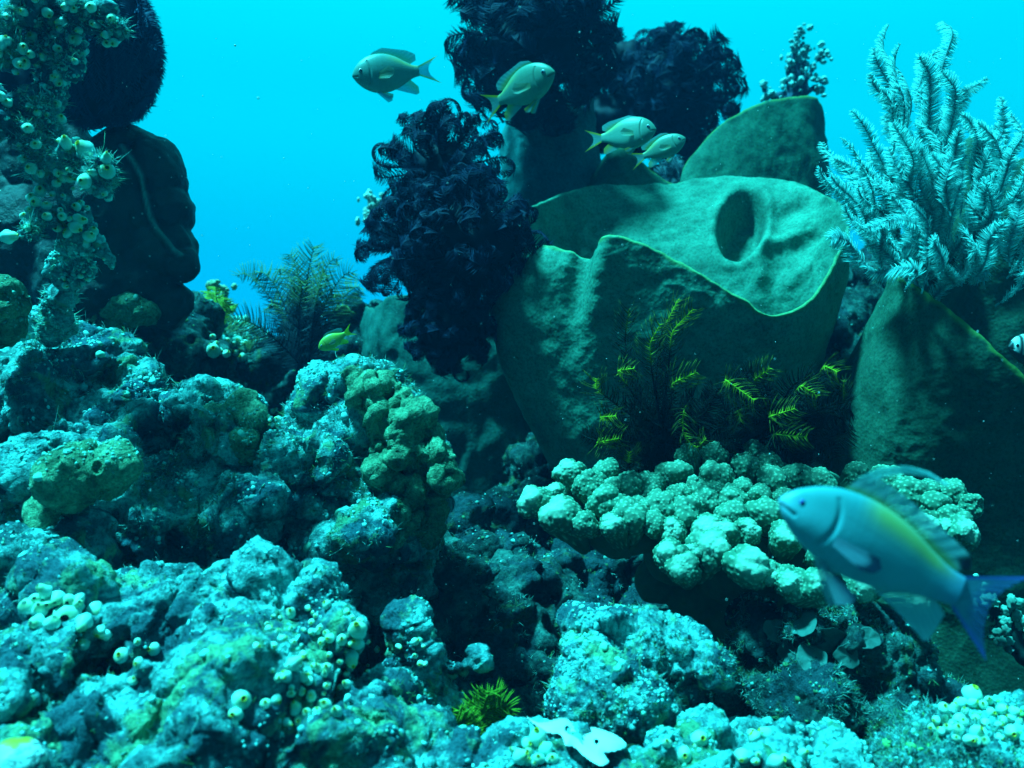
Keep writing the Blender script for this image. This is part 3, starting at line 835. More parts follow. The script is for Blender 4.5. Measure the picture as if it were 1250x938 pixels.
def arm_mesh(C, B, pin, M, width, cols, splay=0.5, forward=0.45, s0=0.06, seed=0, curl=0.25, droop=0.0, rach=0.0016, tip_keep=0.35, pjit=0.14):
    """A feather star arm along the polyline C: a tapering jointed stem with two rows of pinnules.
    B: side direction(s). cols(s, q) -> rgb; s along the arm, q along the pinnule (0 = stem)."""
    r = np.random.default_rng(seed)
    n = len(C)
    T = np.gradient(C, axis=0); T /= np.linalg.norm(T, axis=1)[:, None] + 1e-9
    B = np.broadcast_to(B, C.shape)
    B = B - (B * T).sum(1)[:, None] * T
    B = B / (np.linalg.norm(B, axis=1)[:, None] + 1e-9)
    Nn = np.cross(T, B)
    seg = np.concatenate([[0], np.cumsum(np.linalg.norm(np.diff(C, axis=0), axis=1))]); seg /= seg[-1]
    k = 5
    ang = np.arange(k) * 2 * np.pi / k
    rr = rach * (1 - 0.7 * seg)[:, None]
    tube = C[:, None] + rr[..., None] * (np.cos(ang)[None, :, None] * B[:, None] + np.sin(ang)[None, :, None] * Nn[:, None])
    V = [tube.reshape(-1, 3)]
    i = np.arange(n - 1)[:, None] * k; j = np.arange(k)[None]
    Q = np.stack([i + j, i + (j + 1) % k, i + k + (j + 1) % k, i + k + j], -1).reshape(-1, 4)
    cl = [np.repeat(cols(seg, np.zeros(n)), k, 0)]
    s = np.linspace(s0, 0.995, M)
    s = np.repeat(s, 2); side = np.tile([1.0, -1.0], M)
    s = np.clip(s + r.normal(0, 0.25 / M, len(s)), 0, 1)
    def itp(X): return np.stack([np.interp(s, seg, X[:, c]) for c in range(3)], 1)
    p0, t, b, nn = itp(C), itp(T), itp(B), itp(Nn)
    sp = splay + r.normal(0, pjit, len(s))
    d = b * (side * np.cos(sp))[:, None] + nn * np.sin(sp)[:, None] + t * (forward + r.normal(0, 0.1, len(s)))[:, None]
    d /= np.linalg.norm(d, axis=1)[:, None]
    L = pin * np.clip((s / 0.18), 0.35, 1) * (tip_keep + (1 - tip_keep) * np.clip((1 - s) / 0.22, 0, 1) ** 0.7) * (0.85 + 0.3 * r.random(len(s)))
    q = np.array([0, 0.4, 0.75, 1.0])
    bend = (t * curl + nn * curl * 0.5)
    ctr = p0[:, None] + d[:, None] * (L[:, None] * q[None])[..., None] + bend[:, None] * (L[:, None] * q[None] ** 2)[..., None] + np.array([0, 0, -1.0]) * (droop * L[:, None] * q[None] ** 2)[..., None]
    e1 = np.cross(d, nn); e1 /= np.linalg.norm(e1, axis=1)[:, None] + 1e-9
    e2 = np.cross(d, e1)
    w = width * np.array([1.0, 0.85, 0.55])
    rows = []
    for a in (0, 2.094, 4.189):
        rows.append(ctr[:, :3] + (np.cos(a) * e1[:, None] + np.sin(a) * e2[:, None]) * w[None, :, None])
    rows = np.stack(rows, 2)                        # m,3(sec),3(around),3
    m = len(s)
    pv = np.concatenate([rows.reshape(m, 9, 3), ctr[:, 3:4]], 1)
    off = len(V[0])
    V.append(pv.reshape(-1, 3))
    f = []
    for a in range(2):
        for c in range(3):
            f.append((a * 3 + c, a * 3 + (c + 1) % 3, a * 3 + 3 + (c + 1) % 3, a * 3 + 3 + c))
    f = np.array(f); tr = np.array([(6, 7, 9), (7, 8, 9), (8, 6, 9)])
    base = off + np.arange(m)[:, None, None] * 10
    Q2 = (f[None] + base).reshape(-1, 4); T2 = (tr[None] + base).reshape(-1, 3)
    qq = np.repeat(q[:3], 3); qq = np.concatenate([qq, [1.0]])
    cl.append(cols(np.repeat(s, 10), np.tile(qq, m)))
    return np.concatenate(V), [np.concatenate([Q, Q2]), T2], np.concatenate(cl)

def rot(axis, a, v):
    return v * math.cos(a) + np.cross(axis, v) * math.sin(a) + axis * np.dot(axis, v) * (1 - math.cos(a))

def curl_arm(root, d, axis, L, k0, k1, start=0.5, n=44, k1pow=1.6):
    s = np.linspace(0, 1, n)
    th = k0 * s + k1 * np.clip((s - start) / (1 - start), 0, 1) ** k1pow
    T = np.array([rot(axis, a, d) for a in th])
    C = np.concatenate([[root], root + np.cumsum((T[1:] + T[:-1]) / 2 * L / (n - 1), 0)])
    return C

def bez(p0, p1, p2, p3=None, n=40):
    t = np.linspace(0, 1, n)[:, None]
    if p3 is None:
        return (1 - t) ** 2 * p0 + 2 * t * (1 - t) * p1 + t * t * p2
    return (1 - t) ** 3 * p0 + 3 * t * (1 - t) ** 2 * p1 + 3 * t * t * (1 - t) * p2 + t ** 3 * p3

def disc_part(parent, r, mat, col, seed=0, squash=0.7):
    V, F = ICO[4]
    V = V * (1 + 0.22 * fbm(V, 1.6, 3, seed)[:, None] + 0.10 * ridged(V, 4.0, 2, seed)[:, None]) * r
    V = V * np.array([1, squash, 1])
    part('disc', mesh_np('disc', V, [F], col=np.tile(col, (len(V), 1))), mat, parent)

def norm(v):
    return v / (np.linalg.norm(v) + 1e-9)

VIEW = np.array([0, -1.0, 0])

def black_star(px, py, Y, R, label, n=46, seed=0, curl=(3.6, 5.4), core=0.55, pin=None, base=(0.003, 0.005, 0.024), tipc=(0.004, 0.010, 0.040), lenf=1.6, squash=1.0, M=62, start=0.38):
    r = np.random.default_rng(seed)
    c = at(px, py, Y); R = R * Y / F_PX
    root = empty('feather_star', c, label, 'feather star', 'black feather stars')
    disc_part(root, R * core, M_STAR_BLACK, tuple(0.5 * c for c in base), seed, 0.8)
    pin = pin or R * 0.21
    b0, t0 = np.array(base), np.array(tipc)
    def cols(s, q):
        return b0[None] * (1 - q)[:, None] + t0[None] * q[:, None]
    gold = math.pi * (3 - math.sqrt(5))
    cnt = 0; k = 0
    while cnt < n:
        z = 1 - 2 * (k % 90 + 0.5) / 90; a = gold * k + r.normal(0, 0.15); k += 1
        d = np.array([math.sqrt(1 - z * z) * math.cos(a), z, math.sqrt(1 - z * z) * math.sin(a)])
        if d[1] > 0.42:
            continue
        d = norm(d + r.normal(0, 0.12, 3))
        radial = norm(np.array([d[0], 0.0, d[2]]) + 1e-6)
        axis = norm(np.cross(d, norm(VIEW * r.choice([1.0, -0.8]) + 0.8 * r.normal(size=3))))
        L = R * lenf * r.uniform(0.75, 1.1)
        C = curl_arm(d * R * core * 0.55, d, axis, L, r.uniform(-0.5, 0.6), r.uniform(*curl), start=start)
        C[:, 2] *= squash
        V, F, cl = arm_mesh(C, axis, pin, M, pin * 0.05, cols, splay=-0.5 * 1.0 + r.normal(0, 0.2), forward=0.35, seed=seed * 100 + cnt, rach=R * 0.018, s0=0.1)
        part('arm', mesh_np('arm', V, F, col=cl), M_STAR_BLACK, root)
        cnt += 1
    return root

black_star(540, 208, 1.66, 62, 'upper black feather star of the left heap, beside the narrow upright sponge', 62, 1)
black_star(508, 300, 1.62, 54, 'black feather star with curled arms sticking out to the left', 56, 2, lenf=1.8)
black_star(572, 300, 1.56, 74, 'large black feather star against the left end of the green sponge lip', 84, 3, lenf=1.35, core=0.7)
black_star(552, 400, 1.58, 54, 'small tightly rolled black feather star lowest in the left heap', 64, 4, lenf=1.25, core=0.72)
black_star(655, 55, 1.95, 88, 'tall black feather star at the top edge with combed arms on both sides', 86, 5, lenf=1.5, core=0.6)
black_star(745, 150, 2.32, 48, 'black feather star in shade behind the two small fish', 44, 6, core=0.72)
black_star(818, 116, 2.36, 72, 'rounded black feather star above the tall-lipped sponge', 70, 7, lenf=1.35, core=0.66)
black_star(768, 88, 2.4, 46, 'black feather star squeezed between the tall and the rounded ones', 34, 17, core=0.7)

def ball_star(px, py, Y, rx, rz, label, n, seed):
    r = np.random.default_rng(seed)
    c = at(px, py, Y); sx, sz = rx * Y / F_PX, rz * Y / F_PX
    root = empty('feather_star', c, label, 'feather star')
    disc_part(root, sx * 0.93, M_STAR_BLACK, (0.008, 0.008, 0.03), seed, 0.9)
    root.children[0].scale = (1, 1, sz / sx)
    b0, t0 = np.array((0.008, 0.025, 0.08)), np.array((0.015, 0.06, 0.13))
    for k in range(n):
        az = k * 2 * math.pi / n + r.normal(0, 0.05)
        th = np.linspace(r.uniform(0.05, 0.5), r.uniform(2.2, 3.0), 40)
        w = az + 0.35 * np.sin(th * 1.3 + r.uniform(0, 6))
        U = np.stack([np.sin(th) * np.cos(w), np.sin(th) * np.sin(w), np.cos(th)], 1)
        lift = 0.96 + 0.06 * r.random() + 0.05 * np.sin(th * 3 + k)
        C = U * lift[:, None] * np.array([sx, sx * 0.95, sz])
        T = np.gradient(C, axis=0); T /= np.linalg.norm(T, axis=1)[:, None]
        B = np.cross(U, T)
        V, F, cl = arm_mesh(C, B, 0.015, 90, 0.0009, lambda s, q: b0[None] * (1 - q)[:, None] + t0[None] * q[:, None], splay=0.75, forward=0.45, seed=seed * 91 + k, rach=0.0016, tip_keep=0.8)
        part('arm', mesh_np('arm', V, F, col=cl), M_STAR_BLACK, root)
    for k, (a, b_, e) in enumerate([((130, 140), (165, 150), (188, 122)), ((120, 145), (150, 162), (172, 140)), ((150, 120), (178, 125), (192, 96)), ((150, 20), (185, 5), (186, 45)), ((110, 140), (120, 160), (150, 153)), ((160, 90), (196, 85), (190, 60)),
                                    ((150, 60), (190, 40), (196, 70)), ((90, 140), (95, 165), (125, 156))]):
        C = bez(at(*a, 1.48), at(*b_, 1.46), at(*e, 1.47)) - c
        V, F, cl = arm_mesh(C, np.array([0.7, 0.6, 0.4]), 0.017, 46, 0.0009, lambda s, q: b0[None] * (1 - q)[:, None] + t0[None] * q[:, None], splay=0.2, forward=0.4, seed=seed * 71 + k, rach=0.0018, pjit=0.3)
        part('arm', mesh_np('arm', V, F, col=cl), M_STAR_BLACK, root)
ball_star(122, 62, 1.5, 66, 90, 'fuzzy purple-black feather star rolled into a ball on the dark column at top left', 70, 8)
black_star(10, 100, 1.6, 75, 'black feather star behind the squirt-covered branch at the left edge', 40, 9, core=0.8)
# long combed arms that stand clear of the tall one, at its left
root = bpy.data.objects['feather_star.004']
c5 = np.array(root.location)
for k, (a, b_, c_) in enumerate([((600, 150), (548, 100), (585, 28)), ((615, 150), (570, 90), (600, 10)), ((700, 60), (735, -10), (748, 60)), ((712, 80), (745, 20), (738, 75))]):
    C = bez(at(*a, 1.95), at(*b_, 1.93), at(*c_, 1.95)) - c5
    V, F, cl = arm_mesh(C, np.array([0.8, 0.5, 0.2]), 0.026, 64, 0.0011, lambda s, q: np.tile((0.012, 0.009, 0.045), (len(s), 1)), splay=0.15, forward=0.25, seed=900 + k, rach=0.003)
    part('arm', mesh_np('arm', V, F, col=cl), M_STAR_BLACK, root)

# the white one
def white_star():
    r = np.random.default_rng(5)
    c = at(1140, 320, 1.42)
    root = empty('feather_star', c, 'large bushy white feather star on the right', 'feather star')
    disc_part(root, 0.03, M_STAR_PALE, (0.10, 0.13, 0.13), 3)
    pale = np.array((0.45, 0.97, 0.96)); stem = np.array((0.12, 0.42, 0.44))
    def cols(s, q):
        f = sstep(-0.1, 0.25, q)[:, None]
        band = (0.82 + 0.18 * np.sin(s * 150))[:, None]
        return stem * (1 - f) + pale * f * band
    tips = [(1085, 30), (1100, 55), (1125, 70), (1152, 28), (1148, 60), (1165, 110), (1205, 95), (1195, 150), (1235, 140), (1245, 170), (1252, 200), (1060, 90), (1075, 110), (1040, 135), (1030, 170),
            (1005, 175), (1000, 205), (1020, 230), (1060, 180), (1090, 150), (1120, 150), (1150, 170), (1180, 190), (1215, 215), (1240, 245), (1255, 280), (1230, 300), (1200, 330), (1170, 350), (1190, 300),
            (1120, 330), (1085, 315), (1060, 300), (1045, 270), (1090, 240), (1130, 220), (1160, 250), (1200, 255), (1105, 280), (1145, 290), (1075, 215), (1225, 350), (1100, 200), (1172, 140), (1255, 330), (1110, 110), (1070, 60), (1135, 100), (1180, 120), (1215, 160), (1050, 200), (1085, 180), (1140, 190), (1165, 215), (1190, 235), (1215, 270), (1030, 250), (1070, 250), (1115, 250), (1150, 330), (1190, 270), (1235, 220), (1100, 310), (1060, 330), (1210, 190), (1020, 195), (1130, 140), (1095, 85), (1078, 140), (1110, 170), (1152, 90), (1172, 165), (1222, 120), (1228, 180), (1248, 225), (1200, 220), (1160, 280), (1125, 275), (1080, 275), (1048, 225), (1012, 215), (1185, 330)]
    for q in range(18):
        tips.append((r.uniform(1000, 1255), r.uniform(150, 295)))
    for k, (tx, ty) in enumerate(tips):
        dy = r.uniform(-0.17, 0.05) if ty > 120 else r.uniform(-0.10, 0.08)
        tip = at(tx, ty, 1.42 + dy)
        if ty > 335: continue
        rt = at(1140 + (tx - 1140) * 0.5 + r.normal(0, 20), min(345, ty + 100) + r.normal(0, 14), 1.42 + 0.04 * r.normal() + 0.4 * dy)
        out = tip - rt
        ctrl1 = rt + out * 0.35 + np.array([r.normal(0, 0.02), -0.04 + r.normal(0, .03), 0.03 + abs(out[0]) * 0.15])
        side = np.array([np.sign(out[0] + 1e-4) * 0.05, -0.03, 0.0]) * (1 if r.random() < 0.7 else -1)
        ctrl2 = tip - out * 0.30 + np.array([0, 0, r.uniform(-0.01, 0.03)]) - side * r.uniform(-0.6, 0.9)
        C = bez(rt, ctrl1, ctrl2, tip, 40) - c
        C += 0.004 * np.stack([np.sin(np.linspace(0, 9, 40) + k), np.cos(np.linspace(0, 7, 40) + k), np.zeros(40)], 1)
        Bd = norm(np.cross(out, VIEW + 0.75 * r.normal(size=3)))
        V, F, cl = arm_mesh(C, Bd, 0.0155 * r.uniform(0.75, 1.2), 118, 0.00105, cols, pjit=0.35, droop=0.15, splay=r.uniform(-0.1, 0.6), forward=0.35, seed=300 + k, curl=0.35, rach=0.0015)
        part('arm', mesh_np('arm', V, F, col=cl), M_STAR_PALE, root)
white_star()

# the green one in the blue behind the left slope
def fan_star(name_label, rootpx, tips, pin, M, width, colf, mat, seed, rach=0.002, bow=0.08, group=None, fwd=0.45, splay=(-0.1, 0.4), dyr=0.12, side_noise=0.35):
    r = np.random.default_rng(seed)
    c = at(*rootpx); Y = rootpx[2]
    root = empty('feather_star', c, name_label, 'feather star', group)
    for k, t in enumerate(tips):
        tip = at(t[0], t[1], Y + (t[2] if len(t) > 2 else r.uniform(-dyr, dyr)))
        rt = c + r.normal(0, 0.008, 3)
        out = tip - rt
        L = np.linalg.norm(out)
        sd = np.cross(norm(out), VIEW) * (1 if out[0] > 0 else -1)
        c1 = rt + out * 0.4 - sd * L * bow * r.uniform(0.4, 1.4) + np.array([0, 0, 0.12 * L])
        c2 = tip - out * 0.15 + np.array([0, 0, 0.22 * L]) - sd * L * bow * r.uniform(-.5, 1)
        C = bez(rt, c1, c2, tip, 36) - c
        Bd = norm(np.cross(out, VIEW + side_noise * r.normal(size=3)))
        V, F, cl = arm_mesh(C, Bd, pin * r.uniform(0.85, 1.15), M, width, colf, splay=r.uniform(*splay), forward=fwd, seed=seed * 50 + k, curl=0.25, rach=rach)
        part('arm', mesh_np('arm', V, F, col=cl), mat, root)
    disc_part(root, 0.016, mat, colf(np.zeros(1), np.zeros(1))[0], seed)
    return root

def green_cols(s, q):
    a = np.array((0.02, 0.035, 0.05)); b = np.array((0.22, 0.28, 0.10))
    f = sstep(0.55, 0.95, s)[:, None]
    return a * (1 - f) + b * f + 0.02 * q[:, None]
fan_star('dusky green feather star spreading long combed arms behind the left slope', (372, 455, 1.85),
         [(290, 338), (312, 335), (340, 330), (352, 312), (368, 345), (385, 302), (398, 335), (412, 318), (432, 335), (440, 352), (330, 372), (300, 420), (355, 362), (410, 360), (388, 368), (425, 375), (280, 395), (345, 395)],
         0.042, 62, 0.0011, green_cols, M_STAR_GREEN, 4, rach=0.0025)
fan_star('small yellow-green feather star beside the dark column', (262, 405, 1.9), [(243, 370), (250, 360), (262, 352), (275, 365), (282, 380), (240, 385), (268, 372), (255, 378)],
         0.022, 34, 0.0014, lambda s, q: np.tile((0.30, 0.36, 0.04), (len(s), 1)), M_STAR_GREEN, 6)
fan_star('small pale blue feather star in the dip of the tall-lipped sponge', (822, 224, 2.2), [(806, 205), (812, 198), (820, 194), (828, 197), (834, 205), (802, 214), (836, 214), (816, 208), (826, 208)],
         0.020, 26, 0.0014, lambda s, q: np.array((0.35, 0.5, 0.6)) * (0.6 + 0.4 * np.sin(s * 60))[:, None] + 0.05, M_STAR_PALE, 7, dyr=0.03)
fan_star('bright yellow-green feather star in the gap at the bottom edge', (575, 935, 0.97), [(560, 868), (600, 846), (578, 880), (625, 868), (548, 885), (610, 880)],
         0.024, 44, 0.0010, lambda s, q: np.array((0.30, 0.42, 0.03)) * (0.55 + 0.6 * q)[:, None], M_STAR_GREEN, 8, rach=0.0016, bow=0.15, dyr=0.04, splay=(0.0, 0.3))

# the two dark ones with yellow tips on the front of the green sponge
def yellow_tip_star(label, rootpx, arms, seed, extra):
    r = np.random.default_rng(seed)
    c = at(*rootpx)
    root = empty('feather_star', c, label, 'feather star', 'yellow-tipped dark feather stars')
    dk = np.array((0.008, 0.012, 0.010))
    disc_part(root, 0.022, M_STAR_GREEN, dk, seed)
    for k, spec in enumerate(arms):
        pts, f0 = spec[0], spec[1]
        P = np.array([at(*p) for p in pts])
        if len(P) == 2:
            mid = (c + P[0]) / 2 + np.array([0, -0.03, 0.01])
            C = bez(c, mid, P[0], P[1], 40)
        else:
            full = np.concatenate([[c], P])
            t = np.linspace(0, len(full) - 1, 44)
            C = np.stack([np.interp(t, np.arange(len(full)), full[:, j]) for j in range(3)], 1)
            for _ in range(6):
                C[1:-1] = (C[:-2] + 2 * C[1:-1] + C[2:]) / 4
        amt = spec[2] if len(spec) > 2 else 1.0
        def cols(s, q, f0=f0, amt=amt):
            f = sstep(f0 - 0.06, f0 + 0.08, s)
            g = f * np.where(q < 0.05, 1.0, 0.04 + 0.36 * sstep(0.6, 0.95, q)) * amt
            return dk[None] * (1 - g)[:, None] + np.array((0.62, 0.52, 0.02))[None] * g[:, None]
        out = C[-1] - C[-12]
        Bd = norm(np.cross(out, VIEW + 0.25 * r.normal(size=3)))
        V, F, cl = arm_mesh(C - c, Bd, 0.024, 60, 0.0008, cols, splay=r.uniform(-0.1, 0.35), forward=0.35, seed=seed * 40 + k, curl=0.6, pjit=0.35, rach=0.0022, tip_keep=0.6)
        part('arm', mesh_np('arm', V, F, col=cl), M_STAR_GREEN, root)
    for k in range(extra):
        a = r.uniform(0, 2 * math.pi)
        d = norm(np.array([1.3 * math.cos(a), -0.45 - 0.3 * r.random(), 0.8 * math.sin(a)]))
        C = curl_arm(np.zeros(3), d, norm(np.cross(d, r.normal(size=3))), r.uniform(0.08, 0.14), r.uniform(-.5, .5), r.uniform(1.0, 3.5), start=0.4)
        V, F, cl = arm_mesh(C, norm(np.cross(d, VIEW + 0.5 * r.normal(size=3))), 0.026, 56, 0.0008, lambda s, q: np.tile(dk, (len(s), 1)), splay=0.2, forward=0.35, seed=seed * 77 + k, rach=0.0022)
        part('arm', mesh_np('arm', V, F, col=cl), M_STAR_GREEN, root)

yellow_tip_star('dark feather star with yellow arm tips, left one on the green sponge', (808, 530, 1.33), [
    ([(765, 450, 1.27), (763, 410, 1.28), (768, 378, 1.27)], 0.85, 0.35),
    ([(795, 450, 1.23), (793, 420, 1.22), (806, 396, 1.21)], 0.74),
    ([(800, 470, 1.25), (806, 410, 1.24), (828, 366, 1.23)], 0.84, 0.8),
    ([(815, 460, 1.24), (820, 405, 1.22), (846, 378, 1.2)], 0.74),
    ([(780, 490, 1.22), (752, 453, 1.18), (774, 450, 1.18)], 0.80),
    ([(760, 500, 1.22), (728, 475, 1.19), (728, 463, 1.17)], 0.86),
    ([(765, 520, 1.21), (730, 510, 1.18), (752, 508, 1.17)], 0.80),
    ([(770, 540, 1.21), (725, 541, 1.18), (758, 535, 1.17)], 0.76),
    ([(820, 490, 1.22), (820, 468, 1.19), (850, 455, 1.17)], 0.78),
    ([(850, 480, 1.22), (834, 500, 1.19), (833, 530, 1.18), (850, 549, 1.175), (862, 535, 1.18)], 0.66, 0.6),
    ([(770, 550, 1.22), (766, 566, 1.2), (768, 552, 1.19)], 0.85, 0.6)], 3, 26)
yellow_tip_star('dark feather star with yellow arm tips, right one near the finger coral', (945, 520, 1.30), [
    ([(900, 480, 1.22), (883, 462, 1.18), (921, 489, 1.165)], 0.72),
    ([(930, 480, 1.22), (920, 464, 1.19), (940, 450, 1.17)], 0.82),
    ([(990, 480, 1.22), (1005, 446, 1.18), (1022, 454, 1.165)], 0.84),
    ([(960, 490, 1.2), (978, 470, 1.165), (998, 484, 1.155)], 0.80),
    ([(960, 510, 1.2), (936, 510, 1.165), (970, 499, 1.155)], 0.74),
    ([(960, 525, 1.2), (942, 530, 1.165), (985, 534, 1.155)], 0.78, 0.8),
    ([(1000, 500, 1.22), (1030, 490, 1.2), (1030, 465, 1.2)], 0.85, 0.4),
    ([(900, 520, 1.22), (900, 500, 1.2), (905, 515, 1.19)], 0.85, 0.35)], 4, 28)
# ------------------------------------------------------------------ the finger coral
M_CORAL = tint_mat('pale_finger_coral', 0.75, 0.15, bump=(320, 0.3, 0.002), noise_amt=0.25, noise_scale=60)
def finger_coral():
    r = np.random.default_rng(9)
    Yc = lambda py: 1.27 - (py - 555) / 185.0 * 0.26
    lobes = [(657, 614, 22), (696, 580, 20), (720, 594, 20), (740, 616, 23), (766, 633, 24), (684, 630, 25), (741, 578, 17), (769, 597, 20), (793, 596, 19), (824, 583, 21), (808, 620, 22), (839, 628, 23),
             (873, 586, 21), (860, 612, 19), (891, 612, 20), (912, 573, 19), (935, 569, 18), (944, 590, 20), (974, 587, 20), (1000, 592, 20), (933, 630, 23), (960, 656, 21), (893, 634, 20), (880, 648, 21), (818, 679, 21),
             (834, 694, 20), (864, 672, 25), (866, 648, 20), (915, 692, 30), (966, 712, 21), (997, 717, 21), (1054, 718, 20), (1047, 585, 18), (1080, 590, 22), (1110, 606, 22), (1141, 622, 21), (1157, 603, 18), (1184, 618, 16),
             (1163, 636, 20), (1172, 652, 19), (1125, 650, 22), (870, 558, 17), (840, 558, 15), (922, 555, 17), (1120, 735, 16), (1030, 655, 22), (1070, 650, 24), (1020, 620, 22), (980, 625, 22), (1010, 680, 22), (712, 640, 17), (748, 598, 15), (785, 620, 16), (828, 605, 15), (850, 596, 14), (876, 604, 15), (908, 600, 15), (925, 606, 16), (955, 612, 15), (748, 644, 17), (800, 640, 16), (822, 648, 16), (676, 604, 15), (846, 676, 16), (912, 650, 17), (940, 700, 16), (1135, 600, 15), (1098, 632, 17), (1150, 648, 15)]
    c0 = at(900, 720, 1.2)
    root = empty('finger_coral', c0, 'pale knobbly finger coral spreading like a shelf below the green sponge', 'coral')
    core = at(900, 690, 1.30)
    V0, F0 = ICO[5]
    gold = math.pi * (3 - math.sqrt(5))
    for k, (px, py, rp) in enumerate(lobes):
        Y = Yc(py)
        tip = at(px, py, Y)
        R = rp * Y / F_PX * 1.0
        tgt = core + np.array([(tip[0] - core[0]) * 0.62, 0, (tip[2] - core[2]) * 0.2 - 0.02])
        ax = norm(tip - tgt + np.array([0, -0.025, 0.035]))
        ax = norm(ax + r.normal(0, 0.15, 3))
        Lb = 0.095 + 0.02 * r.random()
        e1 = norm(np.cross(ax, [0.3, 1, 0.2])); e2 = np.cross(ax, e1)
        # a club: round head, narrowing stem
        z = V0[:, 2]
        head = np.where(z > -0.25, z, -0.25 + (z + 0.25) * Lb / R * 1.1)
        wid = np.where(z > -0.25, 1.0, 1.0 - 0.25 * np.clip(-(z + 0.25) / 0.75, 0, 1))
        P = (V0[:, :1] * e1 * 1.0 + V0[:, 1:2] * e2 * r.uniform(0.8, 1.0)) * (R * wid)[:, None] + ax * (head * R)[:, None]
        lum = 0.18 * fbm(V0, 1.1, 2, 200 + k)
        ns_ = 8
        sc_ = r.normal(size=(ns_, 3)); sc_[:, 2] = np.abs(sc_[:, 2]) * 0.8 - 0.1; sc_ /= np.linalg.norm(sc_, axis=1)[:, None]
        ds_ = np.sqrt(np.maximum(0, 2 - 2 * V0 @ sc_.T)) / r.uniform(0.45, 0.75, ns_)[None]
        lum = lum + 0.20 * np.sqrt(np.maximum(0, 1 - ds_.min(1) ** 2)) - 0.07
        nb = 150
        kk = np.arange(nb); zz_ = 1 - 1.6 * (kk + 0.5) / nb; aa = gold * kk + r.uniform(0, 6)
        bc = np.stack([np.sqrt(1 - zz_ ** 2) * np.cos(aa), np.sqrt(1 - zz_ ** 2) * np.sin(aa), zz_], 1)
        bc = bc + r.normal(0, 0.05, bc.shape); bc /= np.linalg.norm(bc, axis=1)[:, None]
        br = 0.075 * r.uniform(0.7, 1.4, nb)
        dmin = np.sqrt(np.maximum(0, 2 - 2 * V0 @ bc.T)) / br[None]
        bump = np.maximum(0, 1 - dmin.min(1) ** 2)
        nrm = vnormals(P, F0)
        P = P + nrm * (R * (lum + 0.055 * np.sqrt(bump + 1e-9)))[:, None]
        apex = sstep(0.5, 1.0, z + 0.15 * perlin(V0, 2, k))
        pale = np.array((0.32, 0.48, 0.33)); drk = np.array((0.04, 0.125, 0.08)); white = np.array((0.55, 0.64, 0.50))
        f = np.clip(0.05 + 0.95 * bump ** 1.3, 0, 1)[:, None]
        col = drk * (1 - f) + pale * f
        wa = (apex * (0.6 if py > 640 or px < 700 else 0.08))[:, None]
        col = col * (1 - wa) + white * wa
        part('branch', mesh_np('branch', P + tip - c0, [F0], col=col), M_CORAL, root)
    base = [(700, 640, 1.22, 34, (1.2, 1, .6)), (760, 655, 1.22, 38, (1.2, 1, .7)), (830, 665, 1.25, 48), (900, 680, 1.27, 58), (980, 690, 1.27, 58), (1050, 680, 1.27, 56), (1120, 655, 1.27, 44), (900, 620, 1.31, 50), (820, 615, 1.3, 46), (990, 625, 1.31, 54), (1080, 620, 1.31, 46),
            (760, 615, 1.28, 36), (800, 710, 1.3, 28), (850, 730, 1.3, 36), (900, 750, 1.3, 46), (950, 760, 1.3, 50)]
    V, F = union_blob([(at(*l[:3]), l[3] * l[2] / F_PX * np.array(l[4] if len(l) > 4 else (1, 1, 1))) for l in base], 0.004, 14)
    n = vnormals(V, F)
    V = V + n * (0.006 * fbm(V, 16, 3, 5) + 0.0015 * fbm(V, 60, 2, 6))[:, None]
    part('plate', mesh_np('plate', V - c0, [F], col=np.tile((0.06, 0.15, 0.10), (len(V), 1))), M_CORAL, root)
finger_coral()

# ------------------------------------------------------------------ sea squirts
M_SQ_BODY = tint_mat('pale_squirt_skin', 0.45, 0.35, translucent=0.15)
M_SQ_RIM, _t, _b = newmat('yellow_squirt_rim')
_b.inputs['Base Color'].default_value = (0.85, 0.55, 0.02, 1); _b.inputs['Roughness'].default_value = 0.5

